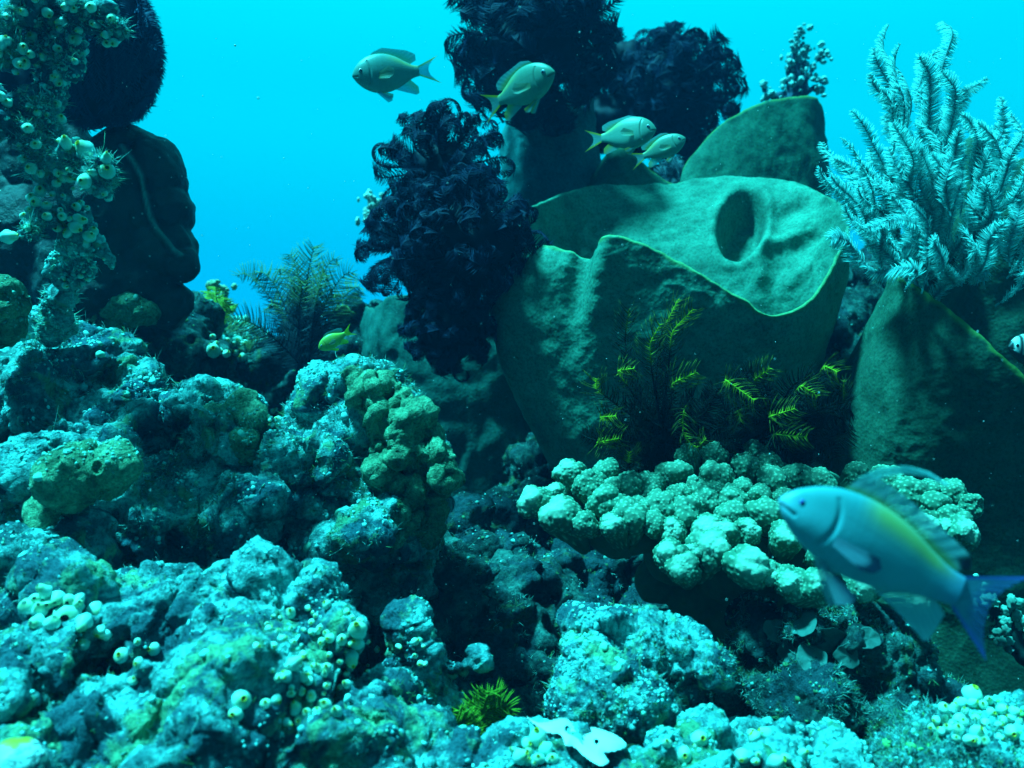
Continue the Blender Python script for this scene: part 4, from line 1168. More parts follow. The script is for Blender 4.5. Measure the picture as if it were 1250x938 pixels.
def squirt_mesh(variant):
    r = np.random.default_rng(variant)
    prof = [(0.34, -0.1), (0.46, 0.1), (0.56, 0.35), (0.57, 0.6), (0.47, 0.82), (0.31, 0.97), (0.17, 1.04)]
    prof = [(a * r.uniform(0.95, 1.08), b) for a, b in prof]
    if variant == 2:
        prof = [(a * (0.78 if b > 0.5 else 1.05), b * 1.15) for a, b in prof]
    k = 20
    a = np.arange(k) * 2 * np.pi / k
    rows = [np.stack([p[0] * np.cos(a), p[0] * np.sin(a), np.full(k, p[1])], 1) for p in prof]
    G = np.concatenate(rows)
    G = G * (1 + 0.10 * fbm(G, 1.6, 2, variant)[:, None])
    n = len(rows)
    i = np.arange(n - 1)[:, None] * k; j = np.arange(k)[None]
    Q = np.stack([i + j, i + (j + 1) % k, i + k + (j + 1) % k, i + k + j], -1).reshape(-1, 4)
    z = G[:, 2]
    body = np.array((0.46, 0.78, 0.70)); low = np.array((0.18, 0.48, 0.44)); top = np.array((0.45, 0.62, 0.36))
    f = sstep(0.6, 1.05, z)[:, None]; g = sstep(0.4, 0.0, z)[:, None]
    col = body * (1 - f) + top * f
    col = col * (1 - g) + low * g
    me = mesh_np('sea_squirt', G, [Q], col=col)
    # the siphon: a rolled yellow lip and the dark tube inside
    tz, tr = prof[-1][1], prof[-1][0]
    pr = [(tr * 1.0, tz - 0.02), (tr * 1.02, tz + 0.04), (tr * 0.98, tz + 0.08), (tr * 0.88, tz + 0.07), (tr * 0.82, tz - 0.02), (tr * 0.66, tz - 0.25), (tr * 0.3, tz - 0.5), (0.001, tz - 0.55)]
    rows = np.concatenate([np.stack([p[0] * np.cos(a), p[0] * np.sin(a), np.full(k, p[1])], 1) for p in pr])
    n = len(pr)
    i = np.arange(n - 1)[:, None] * k
    Q = np.stack([i + j, i + (j + 1) % k, i + k + (j + 1) % k, i + k + j], -1).reshape(-1, 4)
    mi = np.repeat([0, 0, 0, 0, 1, 1, 1], k)
    sm = mesh_np('siphon', rows, [Q], mat_idx=mi)
    return me, sm
M_SQ_IN, _t, _b = newmat('squirt_tube_inside')
_b.inputs['Base Color'].default_value = (0.16, 0.26, 0.12, 1)
SQ = []
for v in (1, 2, 3):
    a_, b_ = squirt_mesh(v)
    a_.materials.append(M_SQ_BODY)
    b_.materials.append(M_SQ_RIM); b_.materials.append(M_SQ_IN)
    SQ.append((a_, b_))

def squirt(p, nrm, size, label, group, rng_, rim=True):
    size = size * 0.82
    a_, b_ = SQ[rng_.integers(0, 3)]
    o = bpy.data.objects.new('sea_squirt', a_)
    COL.objects.link(o)
    d = norm(np.array(nrm) + rng_.normal(0, 0.3, 3))
    o.rotation_euler = Vector(d).to_track_quat('Z', 'Y').to_euler()
    o.location = np.array(p) - d * size * 0.12
    o.scale = (size * rng_.uniform(0.85, 1.15), size * rng_.uniform(0.85, 1.15), size * rng_.uniform(0.75, 1.35))
    tag(o, label, 'sea squirt', group)
    if rim:
        s = bpy.data.objects.new('siphon', b_)
        COL.objects.link(s)
        s.parent = o
    return o

def caster():
    bpy.context.view_layer.update()
    dg = bpy.context.evaluated_depsgraph_get()
    def cast(px, py):
        d = Vector(at(px, py, 1.0)).normalized()
        h, loc, n, i, ob, m = SC.ray_cast(dg, Vector((0, 0, 0)), d)
        return (np.array(loc), np.array(n), ob) if h else None
    return cast
CAST = caster()

def scatter_squirts(cx, cy, rx, ry, n, size, label, group, seed, on=('reef_rock', 'crusty_growth'), up=0.25, rim=True):
    r = np.random.default_rng(seed)
    k = 0; tries = 0; used = []
    while k < n and tries < n * 12:
        tries += 1
        a, q = r.uniform(0, 2 * math.pi), math.sqrt(r.random())
        px, py = cx + rx * q * math.cos(a), cy + ry * q * math.sin(a)
        s = size * math.exp(r.normal(0, 0.28))
        if any((px - u) ** 2 + (py - v) ** 2 < (w * 0.62) ** 2 for u, v, w in used):
            continue
        h = CAST(px, py)
        if h is None or not any(h[2].name.startswith(nm) for nm in on):
            continue
        used.append((px, py, s * F_PX / h[0][1]))
        squirt(h[0], norm(h[1] + np.array([0, -0.45, up])), s, label, group, r, rim)
        k += 1

L1 = 'yellow-rimmed sea squirt in the swarm on the bright hump, lower left'
scatter_squirts(385, 795, 75, 58, 66, 0.0078, L1, 'sea squirts on the bright hump', 1)
scatter_squirts(350, 865, 70, 28, 14, 0.0095, 'yellow-rimmed sea squirt on the lower flank of the bright hump', 'sea squirts on the lower flank', 2)
scatter_squirts(150, 800, 50, 40, 12, 0.0095, 'yellow-rimmed sea squirt on the pale rock near the left edge', 'sea squirts near the left edge', 3)
scatter_squirts(652, 922, 26, 15, 16, 0.0085, 'yellowish sea squirt in the cluster on the bottom edge by the white blotch', 'sea squirts by the white blotch', 4)
scatter_squirts(1190, 880, 55, 28, 34, 0.0115, 'plump yellow-green sea squirt in the bottom right corner', 'sea squirts in the bottom right corner', 5)
scatter_squirts(900, 915, 90, 20, 14, 0.0105, 'pale sea squirt on the knobbly ledge on the bottom edge', 'sea squirts on the bottom ledge', 6)
scatter_squirts(280, 425, 30, 18, 16, 0.014, 'pale sea squirt on the white-tufted low rock behind the left slope', 'sea squirts behind the left slope', 7)
scatter_squirts(340, 510, 14, 10, 5, 0.011, 'pale sea squirt beside the yellow-green cushion on the crest', 'sea squirts beside the cushion', 8)
scatter_squirts(505, 800, 30, 28, 7, 0.008, 'yellow-rimmed sea squirt on the peaked pale rock', 'sea squirts on the peaked rock', 9)
scatter_squirts(75, 745, 40, 22, 16, 0.017, 'smooth pale bubble-like sea squirt on the left of the bright rock', 'bubble sea squirts at the left', 10, rim=False)

# big striped squirt on the lower left corner
def big_squirt():
    V, F = ICO[5]
    V = V * np.array([1.15, 1, 0.8])
    w = np.stack([fbm(V, 1.3, 2, 40 + k) for k in range(3)], 1)
    P = V * (1 + 0.12 * fbm(V, 1.5, 3, 4)[:, None])
    vein = 1 - np.abs(perlin(P + 0.4 * w, 2.6, 6)) * 3.2
    f = sstep(0.55, 0.85, vein)[:, None]
    col = np.array((0.62, 0.70, 0.66)) * (1 - f) + np.array((0.05, 0.07, 0.12)) * f
    g = sstep(0.62, 0.8, P[:, 2] + 0.1 * w[:, 0])[:, None]
    col = col * (1 - g) + np.array((0.75, 0.66, 0.03)) * g
    P = P * 0.021
    h = CAST(18, 930)
    c = at(18, 930, h[0][1] - 0.004)
    o = part('sea_squirt', mesh_np('sea_squirt', P, [F], col=col), M_SQ_BODY, None, c)
    tag(o, 'big round dark-veined sea squirt with a yellow top in the lower left corner', 'sea squirt')
big_squirt()

# the white encrusting blotch with holes, bottom centre
def blotch():
    out = [(640, 876), (660, 884), (690, 880), (705, 888), (735, 893), (762, 906), (764, 916), (748, 920), (738, 922), (744, 932), (734, 938), (718, 930), (700, 915), (690, 912), (684, 900), (664, 895)]
    C = cr_periodic(np.array(out, float), 120)
    # inside cells
    gx, gy = np.meshgrid(np.arange(634, 772, 1.2), np.arange(870, 944, 1.2))
    Q = np.stack([gx.ravel(), gy.ravel()], 1)
    inside = np.zeros(len(Q), bool)
    x0, y0 = C[:, 0], C[:, 1]; x1, y1 = np.roll(x0, -1), np.roll(y0, -1)
    for a, b, c, d in zip(x0, y0, x1, y1):
        m = (b > Q[:, 1]) != (d > Q[:, 1])
        inside ^= m & (Q[:, 0] < (c - a) * (Q[:, 1] - b) / (d - b + 1e-9) + a)
    for hx, hy, hr in ((693, 894, 3.2), (681, 912, 3.4), (712, 898, 2.2), (728, 910, 2.4)):
        inside &= ((Q[:, 0] - hx) ** 2 + (Q[:, 1] - hy) ** 2) > hr ** 2
    d = np.min(np.hypot(Q[:, None, 0] - C[None, :, 0], Q[:, None, 1] - C[None, :, 1]), 1)
    ny, nx = gx.shape
    hits = [(x, y, CAST(x, y)) for x, y in C[::4]]
    M_ = np.array([(x - 700, y - 907, 1.0) for x, y, h in hits]); z_ = np.array([h[0][1] for x, y, h in hits])
    co = np.linalg.lstsq(M_, z_, rcond=None)[0]
    co[0] = float(np.clip(co[0], -0.0004, 0.0004)); co[1] = float(np.clip(co[1], -0.0016, -0.0008))
    off = np.percentile(M_ @ co - z_, 75) + 0.003
    pts = np.array([at(x, y, (x - 700) * co[0] + (y - 907) * co[1] + co[2] - off + 0.004 * math.sin(x * 0.09)) for x, y in Q])
    ins = inside.reshape(ny, nx)
    cell = ins[:-1, :-1] & ins[1:, :-1] & ins[:-1, 1:] & ins[1:, 1:]
    iy, ix = np.nonzero(cell)
    a = iy * nx + ix
    th = 0.006 * np.sqrt(np.clip(d / 9, 0, 1)) + 0.001
    top = pts + np.array([0, -0.7, 0.7]) * th[:, None]
    top += np.array([0, -1, 0]) * (0.002 * fbm(pts, 60, 2, 3))[:, None]
    bot = pts + np.array([0, 0.02, -0.004])
    F1 = np.stack([a, a + nx, a + nx + 1, a + 1], 1)
    F2 = F1[:, ::-1] + len(pts)
    edges = {}
    for f in F1:
        for u, v in zip(f, np.roll(f, -1)):
            if (v, u) in edges: del edges[(v, u)]
            else: edges[(u, v)] = 1
    E = np.array(list(edges))
    F3 = np.stack([E[:, 1], E[:, 0], E[:, 0] + len(pts), E[:, 1] + len(pts)], 1)
    V = np.concatenate([top, bot])
    used, inv = np.unique(np.concatenate([F1.ravel(), F2.ravel(), F3.ravel()]), return_inverse=True)
    FF = inv.reshape(-1, 4)
    V = V[used]
    bs = V.mean(0)
    m, t, b = newmat('white_colonial_sponge')
    b.inputs['Base Color'].default_value = (0.80, 0.80, 0.80, 1); b.inputs['Roughness'].default_value = 0.45
    o = part('white_sponge', mesh_np('white_sponge', V - bs, [FF]), m, None, bs)
    tag(o, 'flat bright white sponge blotch with small holes on the bottom ledge', 'sponge')
blotch()

# knob sponge's dark hole: a ringed vent
def vent():
    h = CAST(120, 572)
    c = h[0]; d = norm(np.array([0.15, -1.0, 0.25]))
    e1 = norm(np.cross(d, [0, 0, 1])); e2 = np.cross(e1, d)
    pr = [(1.9, -0.8), (1.35, 0.25), (1.12, 0.5), (0.9, 0.42), (0.75, 0.0), (0.6, -0.8), (0.02, -1.2)]
    k = 28; a = np.arange(k) * 2 * np.pi / k
    rows = np.concatenate([np.stack([p[0] * np.cos(a) * 0.8, p[0] * np.sin(a), np.full(k, p[1])], 1) for p in pr]) * 0.0078
    rows *= 1 + 0.1 * fbm(rows, 150, 2, 3)[:, None]
    V = rows[:, :1] * e1 + rows[:, 1:2] * e2 + rows[:, 2:] * d + c - np.array(KNOB.location)
    i = np.arange(len(pr) - 1)[:, None] * k; j = np.arange(k)[None]
    Q = np.stack([i + j, i + (j + 1) % k, i + k + (j + 1) % k, i + k + j], -1).reshape(-1, 4)
    part('vent', mesh_np('vent', V, [Q], mat_idx=np.repeat([0, 0, 0, 0, 1, 1], k)), [M_YELLOW, M_SQ_IN], KNOB, label='round dark hole of the sponge')
vent()

# pale leafy discs on the dusky boulder
def discs():
    r = np.random.default_rng(4)
    for px, py, s in [(985, 765, 18), (1010, 778, 20), (965, 790, 17), (1035, 800, 15), (990, 806, 18), (945, 770, 14), (1060, 780, 13)]:
        h = CAST(px, py)
        if h is None: continue
        d = norm(h[1] + np.array([0, -0.5, 0.1])); e1 = norm(np.cross(d, [0.2, 0, 1])); e2 = np.cross(d, e1)
        R = s * h[0][1] / F_PX
        k = 36; a = np.arange(k) * 2 * np.pi / k
        wob = 1 + 0.10 * np.sin(3 * a + r.uniform(0, 6)) + 0.05 * np.sin(7 * a)
        rows = []
        for q, z in [(0.02, 0.0), (0.4, 0.03), (0.75, 0.10), (0.95, 0.13), (1.0, 0.14), (0.97, 0.10), (0.7, 0.0), (0.3, -0.12)]:
            rows.append(np.stack([q * wob * np.cos(a), q * wob * np.sin(a), np.full(k, z) + 0.05 * q * np.sin(5 * a)], 1))
        G = np.concatenate(rows) * R
        V = G[:, :1] * e1 + G[:, 1:2] * e2 + G[:, 2:] * d
        i = np.arange(len(rows) - 1)[:, None] * k; j = np.arange(k)[None]
        Q = np.stack([i + j, i + (j + 1) % k, i + k + (j + 1) % k, i + k + j], -1).reshape(-1, 4)
        o = part('leafy_coral', mesh_np('leafy_coral', V, [Q], col=np.tile((0.05, 0.12, 0.11), (len(V), 1))), M_CORAL, None, h[0] + d * R * 0.12)
        tag(o, 'round pale disc coral among those on the dusky bottom right boulder', 'coral', 'disc corals on the dusky boulder')
discs()

# ------------------------------------------------------------------ the squirt-covered branch at the left
def branch():
    r = np.random.default_rng(21)
    c = at(75, 380, 1.12)
    sph = []
    def limb(pts, r0, r1):
        P = cr_open(np.array([at(*p) for p in pts]), 26)
        for k, p in enumerate(P):
            rr = (r0 + (r1 - r0) * k / 25) * 1.1 / F_PX * r.uniform(0.75, 1.25)
            sph.append((p + r.normal(0, 0.003, 3), rr))
    limb([(80, -30, 1.12), (74, 30, 1.1), (64, 90, 1.1), (60, 150, 1.1), (72, 210, 1.09), (92, 270, 1.1), (85, 330, 1.13), (72, 400, 1.2)], 17, 15)
    limb([(75, 30, 1.1), (100, 15, 1.08), (130, 22, 1.07), (146, 34, 1.07)], 11, 6)
    limb([(72, 20, 1.1), (45, 12, 1.08), (20, 25, 1.07), (-10, 35, 1.07)], 12, 9)
    limb([(62, 130, 1.1), (40, 130, 1.08), (15, 125, 1.07), (-10, 120, 1.07)], 10, 8)
    limb([(72, 200, 1.1), (95, 195, 1.07), (118, 205, 1.06), (130, 212, 1.06)], 12, 12)
    limb([(65, 190, 1.1), (40, 180, 1.07), (15, 165, 1.06), (-5, 150, 1.06)], 9, 8)
    limb([(85, 260, 1.1), (60, 262, 1.08), (45, 275, 1.07), (30, 290, 1.06)], 8, 4)
    limb([(64, 70, 1.1), (82, 78, 1.08), (90, 92, 1.07)], 8, 5)
    limb([(55, 40, 1.1), (35, 60, 1.08), (12, 72, 1.07)], 9, 6)
    limb([(95, 290, 1.1), (115, 300, 1.1), (122, 320, 1.1)], 9, 5)
    V, F = union_blob(sph, 0.0028, 3)
    V = displace(V, F, warp=0.016, lump=0.008, nod=0.006, cav=0.008, fine=0.002, seed=13, sc=1.6)
    o = part('gorgonian_branch', mesh_np('gorgonian_branch', V - c, [F]), M_ROCK, None, c)
    tag(o, 'upright encrusted branch crowded with sea squirts at the upper left edge', 'branch coral')
    crumbs(V, F, 3800, 0.0034, [(0.44, 0.56, 0.50), (0.3, 0.40, 0.36), (0.55, 0.62, 0.46), (0.2, 0.28, 0.28), (0.6, 0.70, 0.64)], o, 'crusty_growth', c, up_bias=0.8, seed=5, leaf=0.55)
    turf(V, F, 9000, 0.007, [(0.3, 0.42, 0.38), (0.46, 0.56, 0.50), (0.16, 0.22, 0.22), (0.45, 0.52, 0.32)], o, c, 6)
def cr_open(P, n):
    Q = np.concatenate([[2 * P[0] - P[1]], P, [2 * P[-1] - P[-2]]])
    u = np.linspace(0, len(P) - 1 - 1e-6, n)
    i = np.floor(u).astype(int); t = (u - i)[:, None]
    a, b, c, d = Q[i], Q[i + 1], Q[i + 2], Q[i + 3]
    return 0.5 * (2 * b + (c - a) * t + (2 * a - 5 * b + 4 * c - d) * t ** 2 + (3 * b - a - 3 * c + d) * t ** 3)
branch()
CAST = caster()
on_b = ('gorgonian_branch', 'crusty_growth')
LB = 'yellow-rimmed sea squirt crowded on the upright branch at upper left'
GB = 'sea squirts on the upright branch'
rr = np.random.default_rng(55)
BIG = [(110, 188, .021), (130, 210, .021), (122, 213, .016), (105, 222, .019), (92, 270, .017), (131, 243, .011), (82, 180, .015), (50, 235, .016), (40, 243, .013), (46, 248, .014), (30, 266, .011), (36, 257, .010), (88, 275, .015), (108, 290, .015), (113, 286, .012), (5, 290, .018),
       (5, 55, .018), (28, 62, .014), (30, 78, .015), (2, 120, .014), (10, 128, .012), (18, 140, .015), (137, 24, .013), (112, 10, .014), (70, 97, .012), (70, 128, .011), (74, 148, .012), (44, 150, .013), (45, 178, .013), (85, 285, .012), (25, 22, .015), (90, 2, .015), (60, 215, .012), (30, 195, .013)]
for k, (px, py, s) in enumerate(BIG):
    h = CAST(px, py)
    Yh = h[0][1] if h and h[2].name.startswith(on_b) else 1.09
    p = h[0] if h and h[2].name.startswith(on_b) else at(px, py, 1.085)
    n = norm(h[1] + np.array([0.25, -0.9, 0.15])) if h and h[2].name.startswith(on_b) else norm(np.array([0.4, -0.8, 0.1]))
    squirt(p, n, s, 'plump pale yellow-mouthed sea squirt, one of the bigger ones on the upright branch', 'bigger sea squirts on the branch', rr)
scatter_squirts(70, 60, 75, 75, 34, 0.0095, LB, GB, 31, on_b, 0.1)
scatter_squirts(75, 200, 60, 80, 34, 0.0095, LB, GB, 32, on_b, 0.1)
scatter_squirts(80, 310, 50, 50, 10, 0.008, LB, GB, 33, on_b, 0.1)

# ------------------------------------------------------------------ far soft corals
def soft_coral(label, c_px, pts, seed, col=(0.25, 0.50, 0.50), stem=(0.05, 0.09, 0.14)):
    r = np.random.default_rng(seed)
    c = at(*c_px)
    root = empty('soft_coral', c, label, 'soft coral')
    sph = []
    for p in pts:
        e = at(p[0], p[1], c_px[2]); b = c
        for q in np.linspace(0, 1, 8):
            sph.append((b + (e - b) * q + r.normal(0, 0.004, 3), 0.007 * (1 - 0.5 * q) + 0.004))
    V, F = union_blob(sph, 0.006, 2)
    V = V + vnormals(V, F) * (0.006 * fbm(V, 30, 3, seed))[:, None]
    part('stem', mesh_np('stem', V - c, [F], col=np.tile(stem, (len(V), 1))), M_CRUST, root)
    for p in pts:
        e = at(p[0], p[1], c_px[2])
        V0, F0 = ICO[3]
        Vs, Fs, n = [], [], 0
        for k in range(14):
            s = 0.0065 * r.uniform(0.5, 1.4)
            Vs.append(V0 * (1 + 0.5 * fbm(V0, 2, 2, seed + k)[:, None]) * s * r.uniform(0.6, 1.3, 3) + e + r.normal(0, 0.011, 3)); Fs.append(F0 + n); n += len(V0)
        V = np.concatenate(Vs) - c
        part('polyp_clump', mesh_np('polyp_clump', V, [np.concatenate(Fs)], col=np.tile(np.array(col) * r.uniform(0.7, 1.2), (len(V), 1))), M_CRUST, root)
soft_coral('blurred white-tufted soft coral standing in open water above the tall-lipped sponge', (965, 122, 2.35), [(978, 45), (970, 60), (985, 62), (1005, 66), (968, 82), (990, 85), (1000, 104), (980, 105), (962, 100), (945, 118), (935, 112), (972, 70)], 3)
soft_coral('tiny pale soft coral peeping out left of the black feather stars', (458, 290, 2.2), [(452, 248), (462, 252), (458, 262), (450, 266)], 4, col=(0.4, 0.5, 0.45))
soft_coral('small pale soft coral tuft beside the yellow-green feather star', (268, 400, 2.0), [(262, 350), (270, 358), (264, 366), (276, 372)], 5, col=(0.4, 0.45, 0.3))
soft_coral('short dark sprig with pale knobs behind the big fish tail', (1252, 800, 1.25), [(1198, 735), (1232, 748), (1242, 768), (1226, 772)], 6, col=(0.16, 0.33, 0.28), stem=(0.008, 0.03, 0.03))
# ------------------------------------------------------------------ fish
M_SKIN = tint_mat('fish_skin', 0.42, 0.35, bump=(420, 0.12, 0.001))
M_FIN = tint_mat('fish_fin', 0.5, 0.25, translucent=0.5, alpha=0.6)
M_EYE, _t, _b = newmat('fish_eye')
_a = _t.nodes.new('ShaderNodeAttribute'); _a.attribute_name = 'tint'
_t.links.new(_a.outputs['Color'], _b.inputs['Base Color']); _b.inputs['Roughness'].default_value = 0.12

def lerp_prof(tab, x):
    tab = np.array(tab, float)
    xs = tab[:, 0]
    # smooth (monotone-ish) interpolation through the table
    out = []
    for c in range(1, tab.shape[1]):
        m = np.gradient(tab[:, c], xs)
        i = np.clip(np.searchsorted(xs, x) - 1, 0, len(xs) - 2)
        h = xs[i + 1] - xs[i]; t = (x - xs[i]) / h
        out.append((2 * t ** 3 - 3 * t ** 2 + 1) * tab[i, c] + (t ** 3 - 2 * t ** 2 + t) * h * m[i] + (-2 * t ** 3 + 3 * t ** 2) * tab[i + 1, c] + (t ** 3 - t ** 2) * h * m[i + 1])
    return out

def fish(label, head, tail, prof, fins, colour, eye, seed=0, bend=0.0, roll=0.0, width=0.42, group=None):
    """head, tail: (px, py, Y). Local x runs snout -> tail (0..1), z up, y across."""
    H, E = at(*head), at(*tail)
    L = np.linalg.norm(E - H)
    ex = (E - H) / L
    upv = np.array([0, 0, 1.0])
    ez = norm(upv - np.dot(upv, ex) * ex)
    ey = np.cross(ez, ex)
    if roll:
        ez, ey = ez * math.cos(roll) + ey * math.sin(roll), ey * math.cos(roll) - ez * math.sin(roll)
    def world(P):
        P = np.asarray(P, float).copy()
        P[:, 1] += bend * P[:, 0] ** 2
        return (P[:, :1] * ex + P[:, 1:2] * ey + P[:, 2:] * ez) * L
    ns, nk = 170, 96
    xs = (np.linspace(0, 1, ns) ** 1.35) * prof[-1][0]
    xs[0] = 1e-4
    top, bot = lerp_prof(prof, xs)
    a = np.arange(nk) * 2 * np.pi / nk
    cz, sy = np.cos(a), np.sin(a)
    hh = (top - bot) / 2; mid = (top + bot) / 2
    wid = hh * width * (1.15 - 0.55 * xs / prof[-1][0]) + 0.004
    G = np.stack([np.repeat(xs, nk), (wid[:, None] * np.sign(sy) * np.abs(sy)[None] ** 0.9).ravel(), (mid[:, None] + hh[:, None] * cz[None]).ravel()], 1)
    i = np.arange(ns - 1)[:, None] * nk; j = np.arange(nk)[None]
    Q = np.stack([i + j, i + (j + 1) % nk, i + nk + (j + 1) % nk, i + nk + j], -1).reshape(-1, 4)
    caps = np.array([[0] + [nk - 1 - k for k in range(nk - 1)]]), np.array([[(ns - 1) * nk + k for k in range(nk)]])
    V = [G]; faces4 = [Q]; mi = [np.zeros(len(Q), int)]
    un = (G[:, 2] - np.repeat(mid, nk)) / (np.repeat(hh, nk) + 1e-6)
    # mouth and gill cover: shallow grooves
    gill = np.exp(-((G[:, 0] - (0.205 - 0.05 * un ** 2)) / 0.010) ** 2) * (np.abs(un) < 0.75)
    mouth = np.exp(-((G[:, 2] - (mid[0] - 0.012 - 0.25 * G[:, 0])) / 0.006) ** 2) * (G[:, 0] < 0.065)
    V[0][:, 1] *= 1 - 0.10 * gill - 0.25 * mouth
    sa, sb = G[:, 0] * 62, np.repeat(np.arange(nk)[None], ns, 0).ravel() * 46.0 / nk
    row = np.floor(sa); fx = sa - row; fy = (sb + 0.5 * (row % 2)) % 1.0 - 0.5
    scales = 1 + (0.10 * np.clip(fx - 0.6 + 1.2 * fy ** 2, -0.5, 0.4) * -2.2) * sstep(0.20, 0.26, G[:, 0]) + 0.05 * fbm(G, 14, 3, seed + 50)
    lat = np.exp(-((un - (0.42 - 0.45 * G[:, 0])) / 0.035) ** 2) * (G[:, 0] > 0.22)
    scales = scales * (1 - 0.14 * lat)
    C = [colour('body', G[:, 0], un) * (1 - 0.16 * gill - 0.4 * mouth)[:, None] * scales[:, None]]
    nv = len(G)
    for f in fins:
        kind, base, tip, side = f[0], np.array(f[1], float), np.array(f[2], float), f[3] if len(f) > 3 else 0.0
        nu, nw = 60, 12
        def res(P):
            d = np.concatenate([[0], np.cumsum(np.linalg.norm(np.diff(P, axis=0), axis=1) + 1e-6)]); d /= d[-1]
            t = np.linspace(0, 1, nu)
            return np.stack([np.interp(t, d, P[:, c]) for c in range(2)], 1)
        Bq, Tq = res(base), res(tip)
        for _ in range(3):
            Tq[1:-1] = (Tq[:-2] + 2 * Tq[1:-1] + Tq[2:]) / 4
        w = np.linspace(0, 1, nw)[:, None, None]
        S = Bq[None] * (1 - w) + Tq[None] * w
        rays = np.sin(np.linspace(0, 1, nu) * math.pi * 2 * 11)[None]
        ww = w[..., 0]
        off = f[4] if len(f) > 4 else 0.0
        yy = off + side * ww * 0.11 + 0.0010 * rays * ww + 0.003 * np.sin(ww * 3 + np.linspace(0, 5, nu)[None]) * ww
        for sgn in (1, -1):
            P = np.stack([S[..., 0], yy + sgn * 0.0016 * (1 - 0.7 * ww), S[..., 1]], -1).reshape(-1, 3)
            i = np.arange(nw - 1)[:, None] * nu; j = np.arange(nu - 1)[None]
            q = np.stack([i + j, i + j + 1, i + nu + j + 1, i + nu + j], -1).reshape(-1, 4)
            if sgn < 0: q = q[:, ::-1]
            V.append(P); faces4.append(q + nv); nv += len(P); mi.append(np.ones(len(q), int))
            cc = colour(kind, np.tile(np.linspace(0, 1, nu), nw), np.repeat(np.linspace(0, 1, nw), nu))
            C.append(cc * (0.95 + 0.05 * np.tile(rays.ravel(), nw))[:, None])
    Vw = world(np.concatenate(V))
    me = mesh_np('fish', Vw, [np.concatenate(faces4), caps[0], caps[1]], col=np.concatenate(C), mat_idx=np.concatenate(mi + [np.zeros(2, int)]))
    o = part('fish', me, [M_SKIN, M_FIN], None, H)
    tag(o, label, 'fish', group)
    # eyes: ball, iris and pupil in one
    exx, ezz, er = eye
    kx = int(np.argmin(abs(xs - exx)))
    zr = (ezz - mid[kx]) / hh[kx]
    yw = wid[kx] * math.sqrt(max(0.05, 1 - zr * zr))
    V0, F0 = ICO[4]
    for sgn in (1, -1):
        P = V0 * er * np.array([1, 0.55, 1]) + np.array([exx, sgn * (yw * 0.93), ezz])
        rr_ = np.hypot(V0[:, 0], V0[:, 2])
        col = np.where((rr_ < 0.55)[:, None], np.array((0.005, 0.006, 0.02)), colour('iris', rr_, rr_))
        part('eye', mesh_np('eye', world(P), [F0], col=col), M_EYE, o)
    return o

def mixc(a, b, f):
    return np.array(a)[None] * (1 - f)[:, None] + np.array(b)[None] * f[:, None]

# the large male at the right
def male_col(kind, x, u):
    n = len(x)
    if kind == 'body':
        c = mixc((0.12, 0.42, 0.50), (0.05, 0.23, 0.27), sstep(-0.25, 0.65, u))
        band = 0.75 * np.exp(-((u - (0.80 - 0.35 * np.clip(x - 0.3, 0, 1))) / 0.36) ** 2) * sstep(0.24, 0.38, x) * sstep(0.80, 0.60, x)
        c = c * (1 - band)[:, None] + np.array((0.40, 0.34, 0.06)) * band[:, None]
        tb = sstep(0.60, 0.76, x)
        c = c * (1 - 0.4 * tb)[:, None] + np.array((0.10, 0.20, 0.48)) * (0.4 * tb)[:, None]
        sn = sstep(0.06, 0.0, x)
        return c * (1 - 0.3 * sn)[:, None] + np.array((0.4, 0.5, 0.7)) * (0.3 * sn)[:, None]
    if kind == 'tail':
        c = mixc((0.14, 0.34, 0.48), (0.09, 0.18, 0.40), sstep(0.25, 0.75, u))
        e = np.maximum(sstep(0.16, 0.02, x), sstep(0.84, 0.98, x))
        return c * (1 - e)[:, None] + np.array((0.12, 0.16, 0.60)) * e[:, None]
    if kind == 'dorsal':
        c = mixc((0.42, 0.45, 0.16), (0.40, 0.58, 0.62), sstep(0.05, 0.55, u))
        sp = sstep(0.86, 0.93, x) * sstep(0.35, 0.6, u)
        return c * (1 - sp)[:, None] + np.array((0.02, 0.02, 0.05)) * sp[:, None]
    if kind == 'filament':
        return np.tile((0.40, 0.80, 0.82), (n, 1))
    if kind == 'pectoral':
        c = np.tile((0.26, 0.38, 0.48), (n, 1))
        sp = sstep(0.68, 0.82, u)
        return c * (1 - sp)[:, None] + np.array((0.015, 0.035, 0.09)) * sp[:, None]
    if kind == 'pelvic':
        return mixc((0.30, 0.42, 0.50), (0.12, 0.20, 0.32), sstep(0.2, 1, x))
    if kind == 'iris':
        return np.tile((0.08, 0.09, 0.35), (n, 1))
    return mixc((0.34, 0.48, 0.55), (0.40, 0.58, 0.66), u)
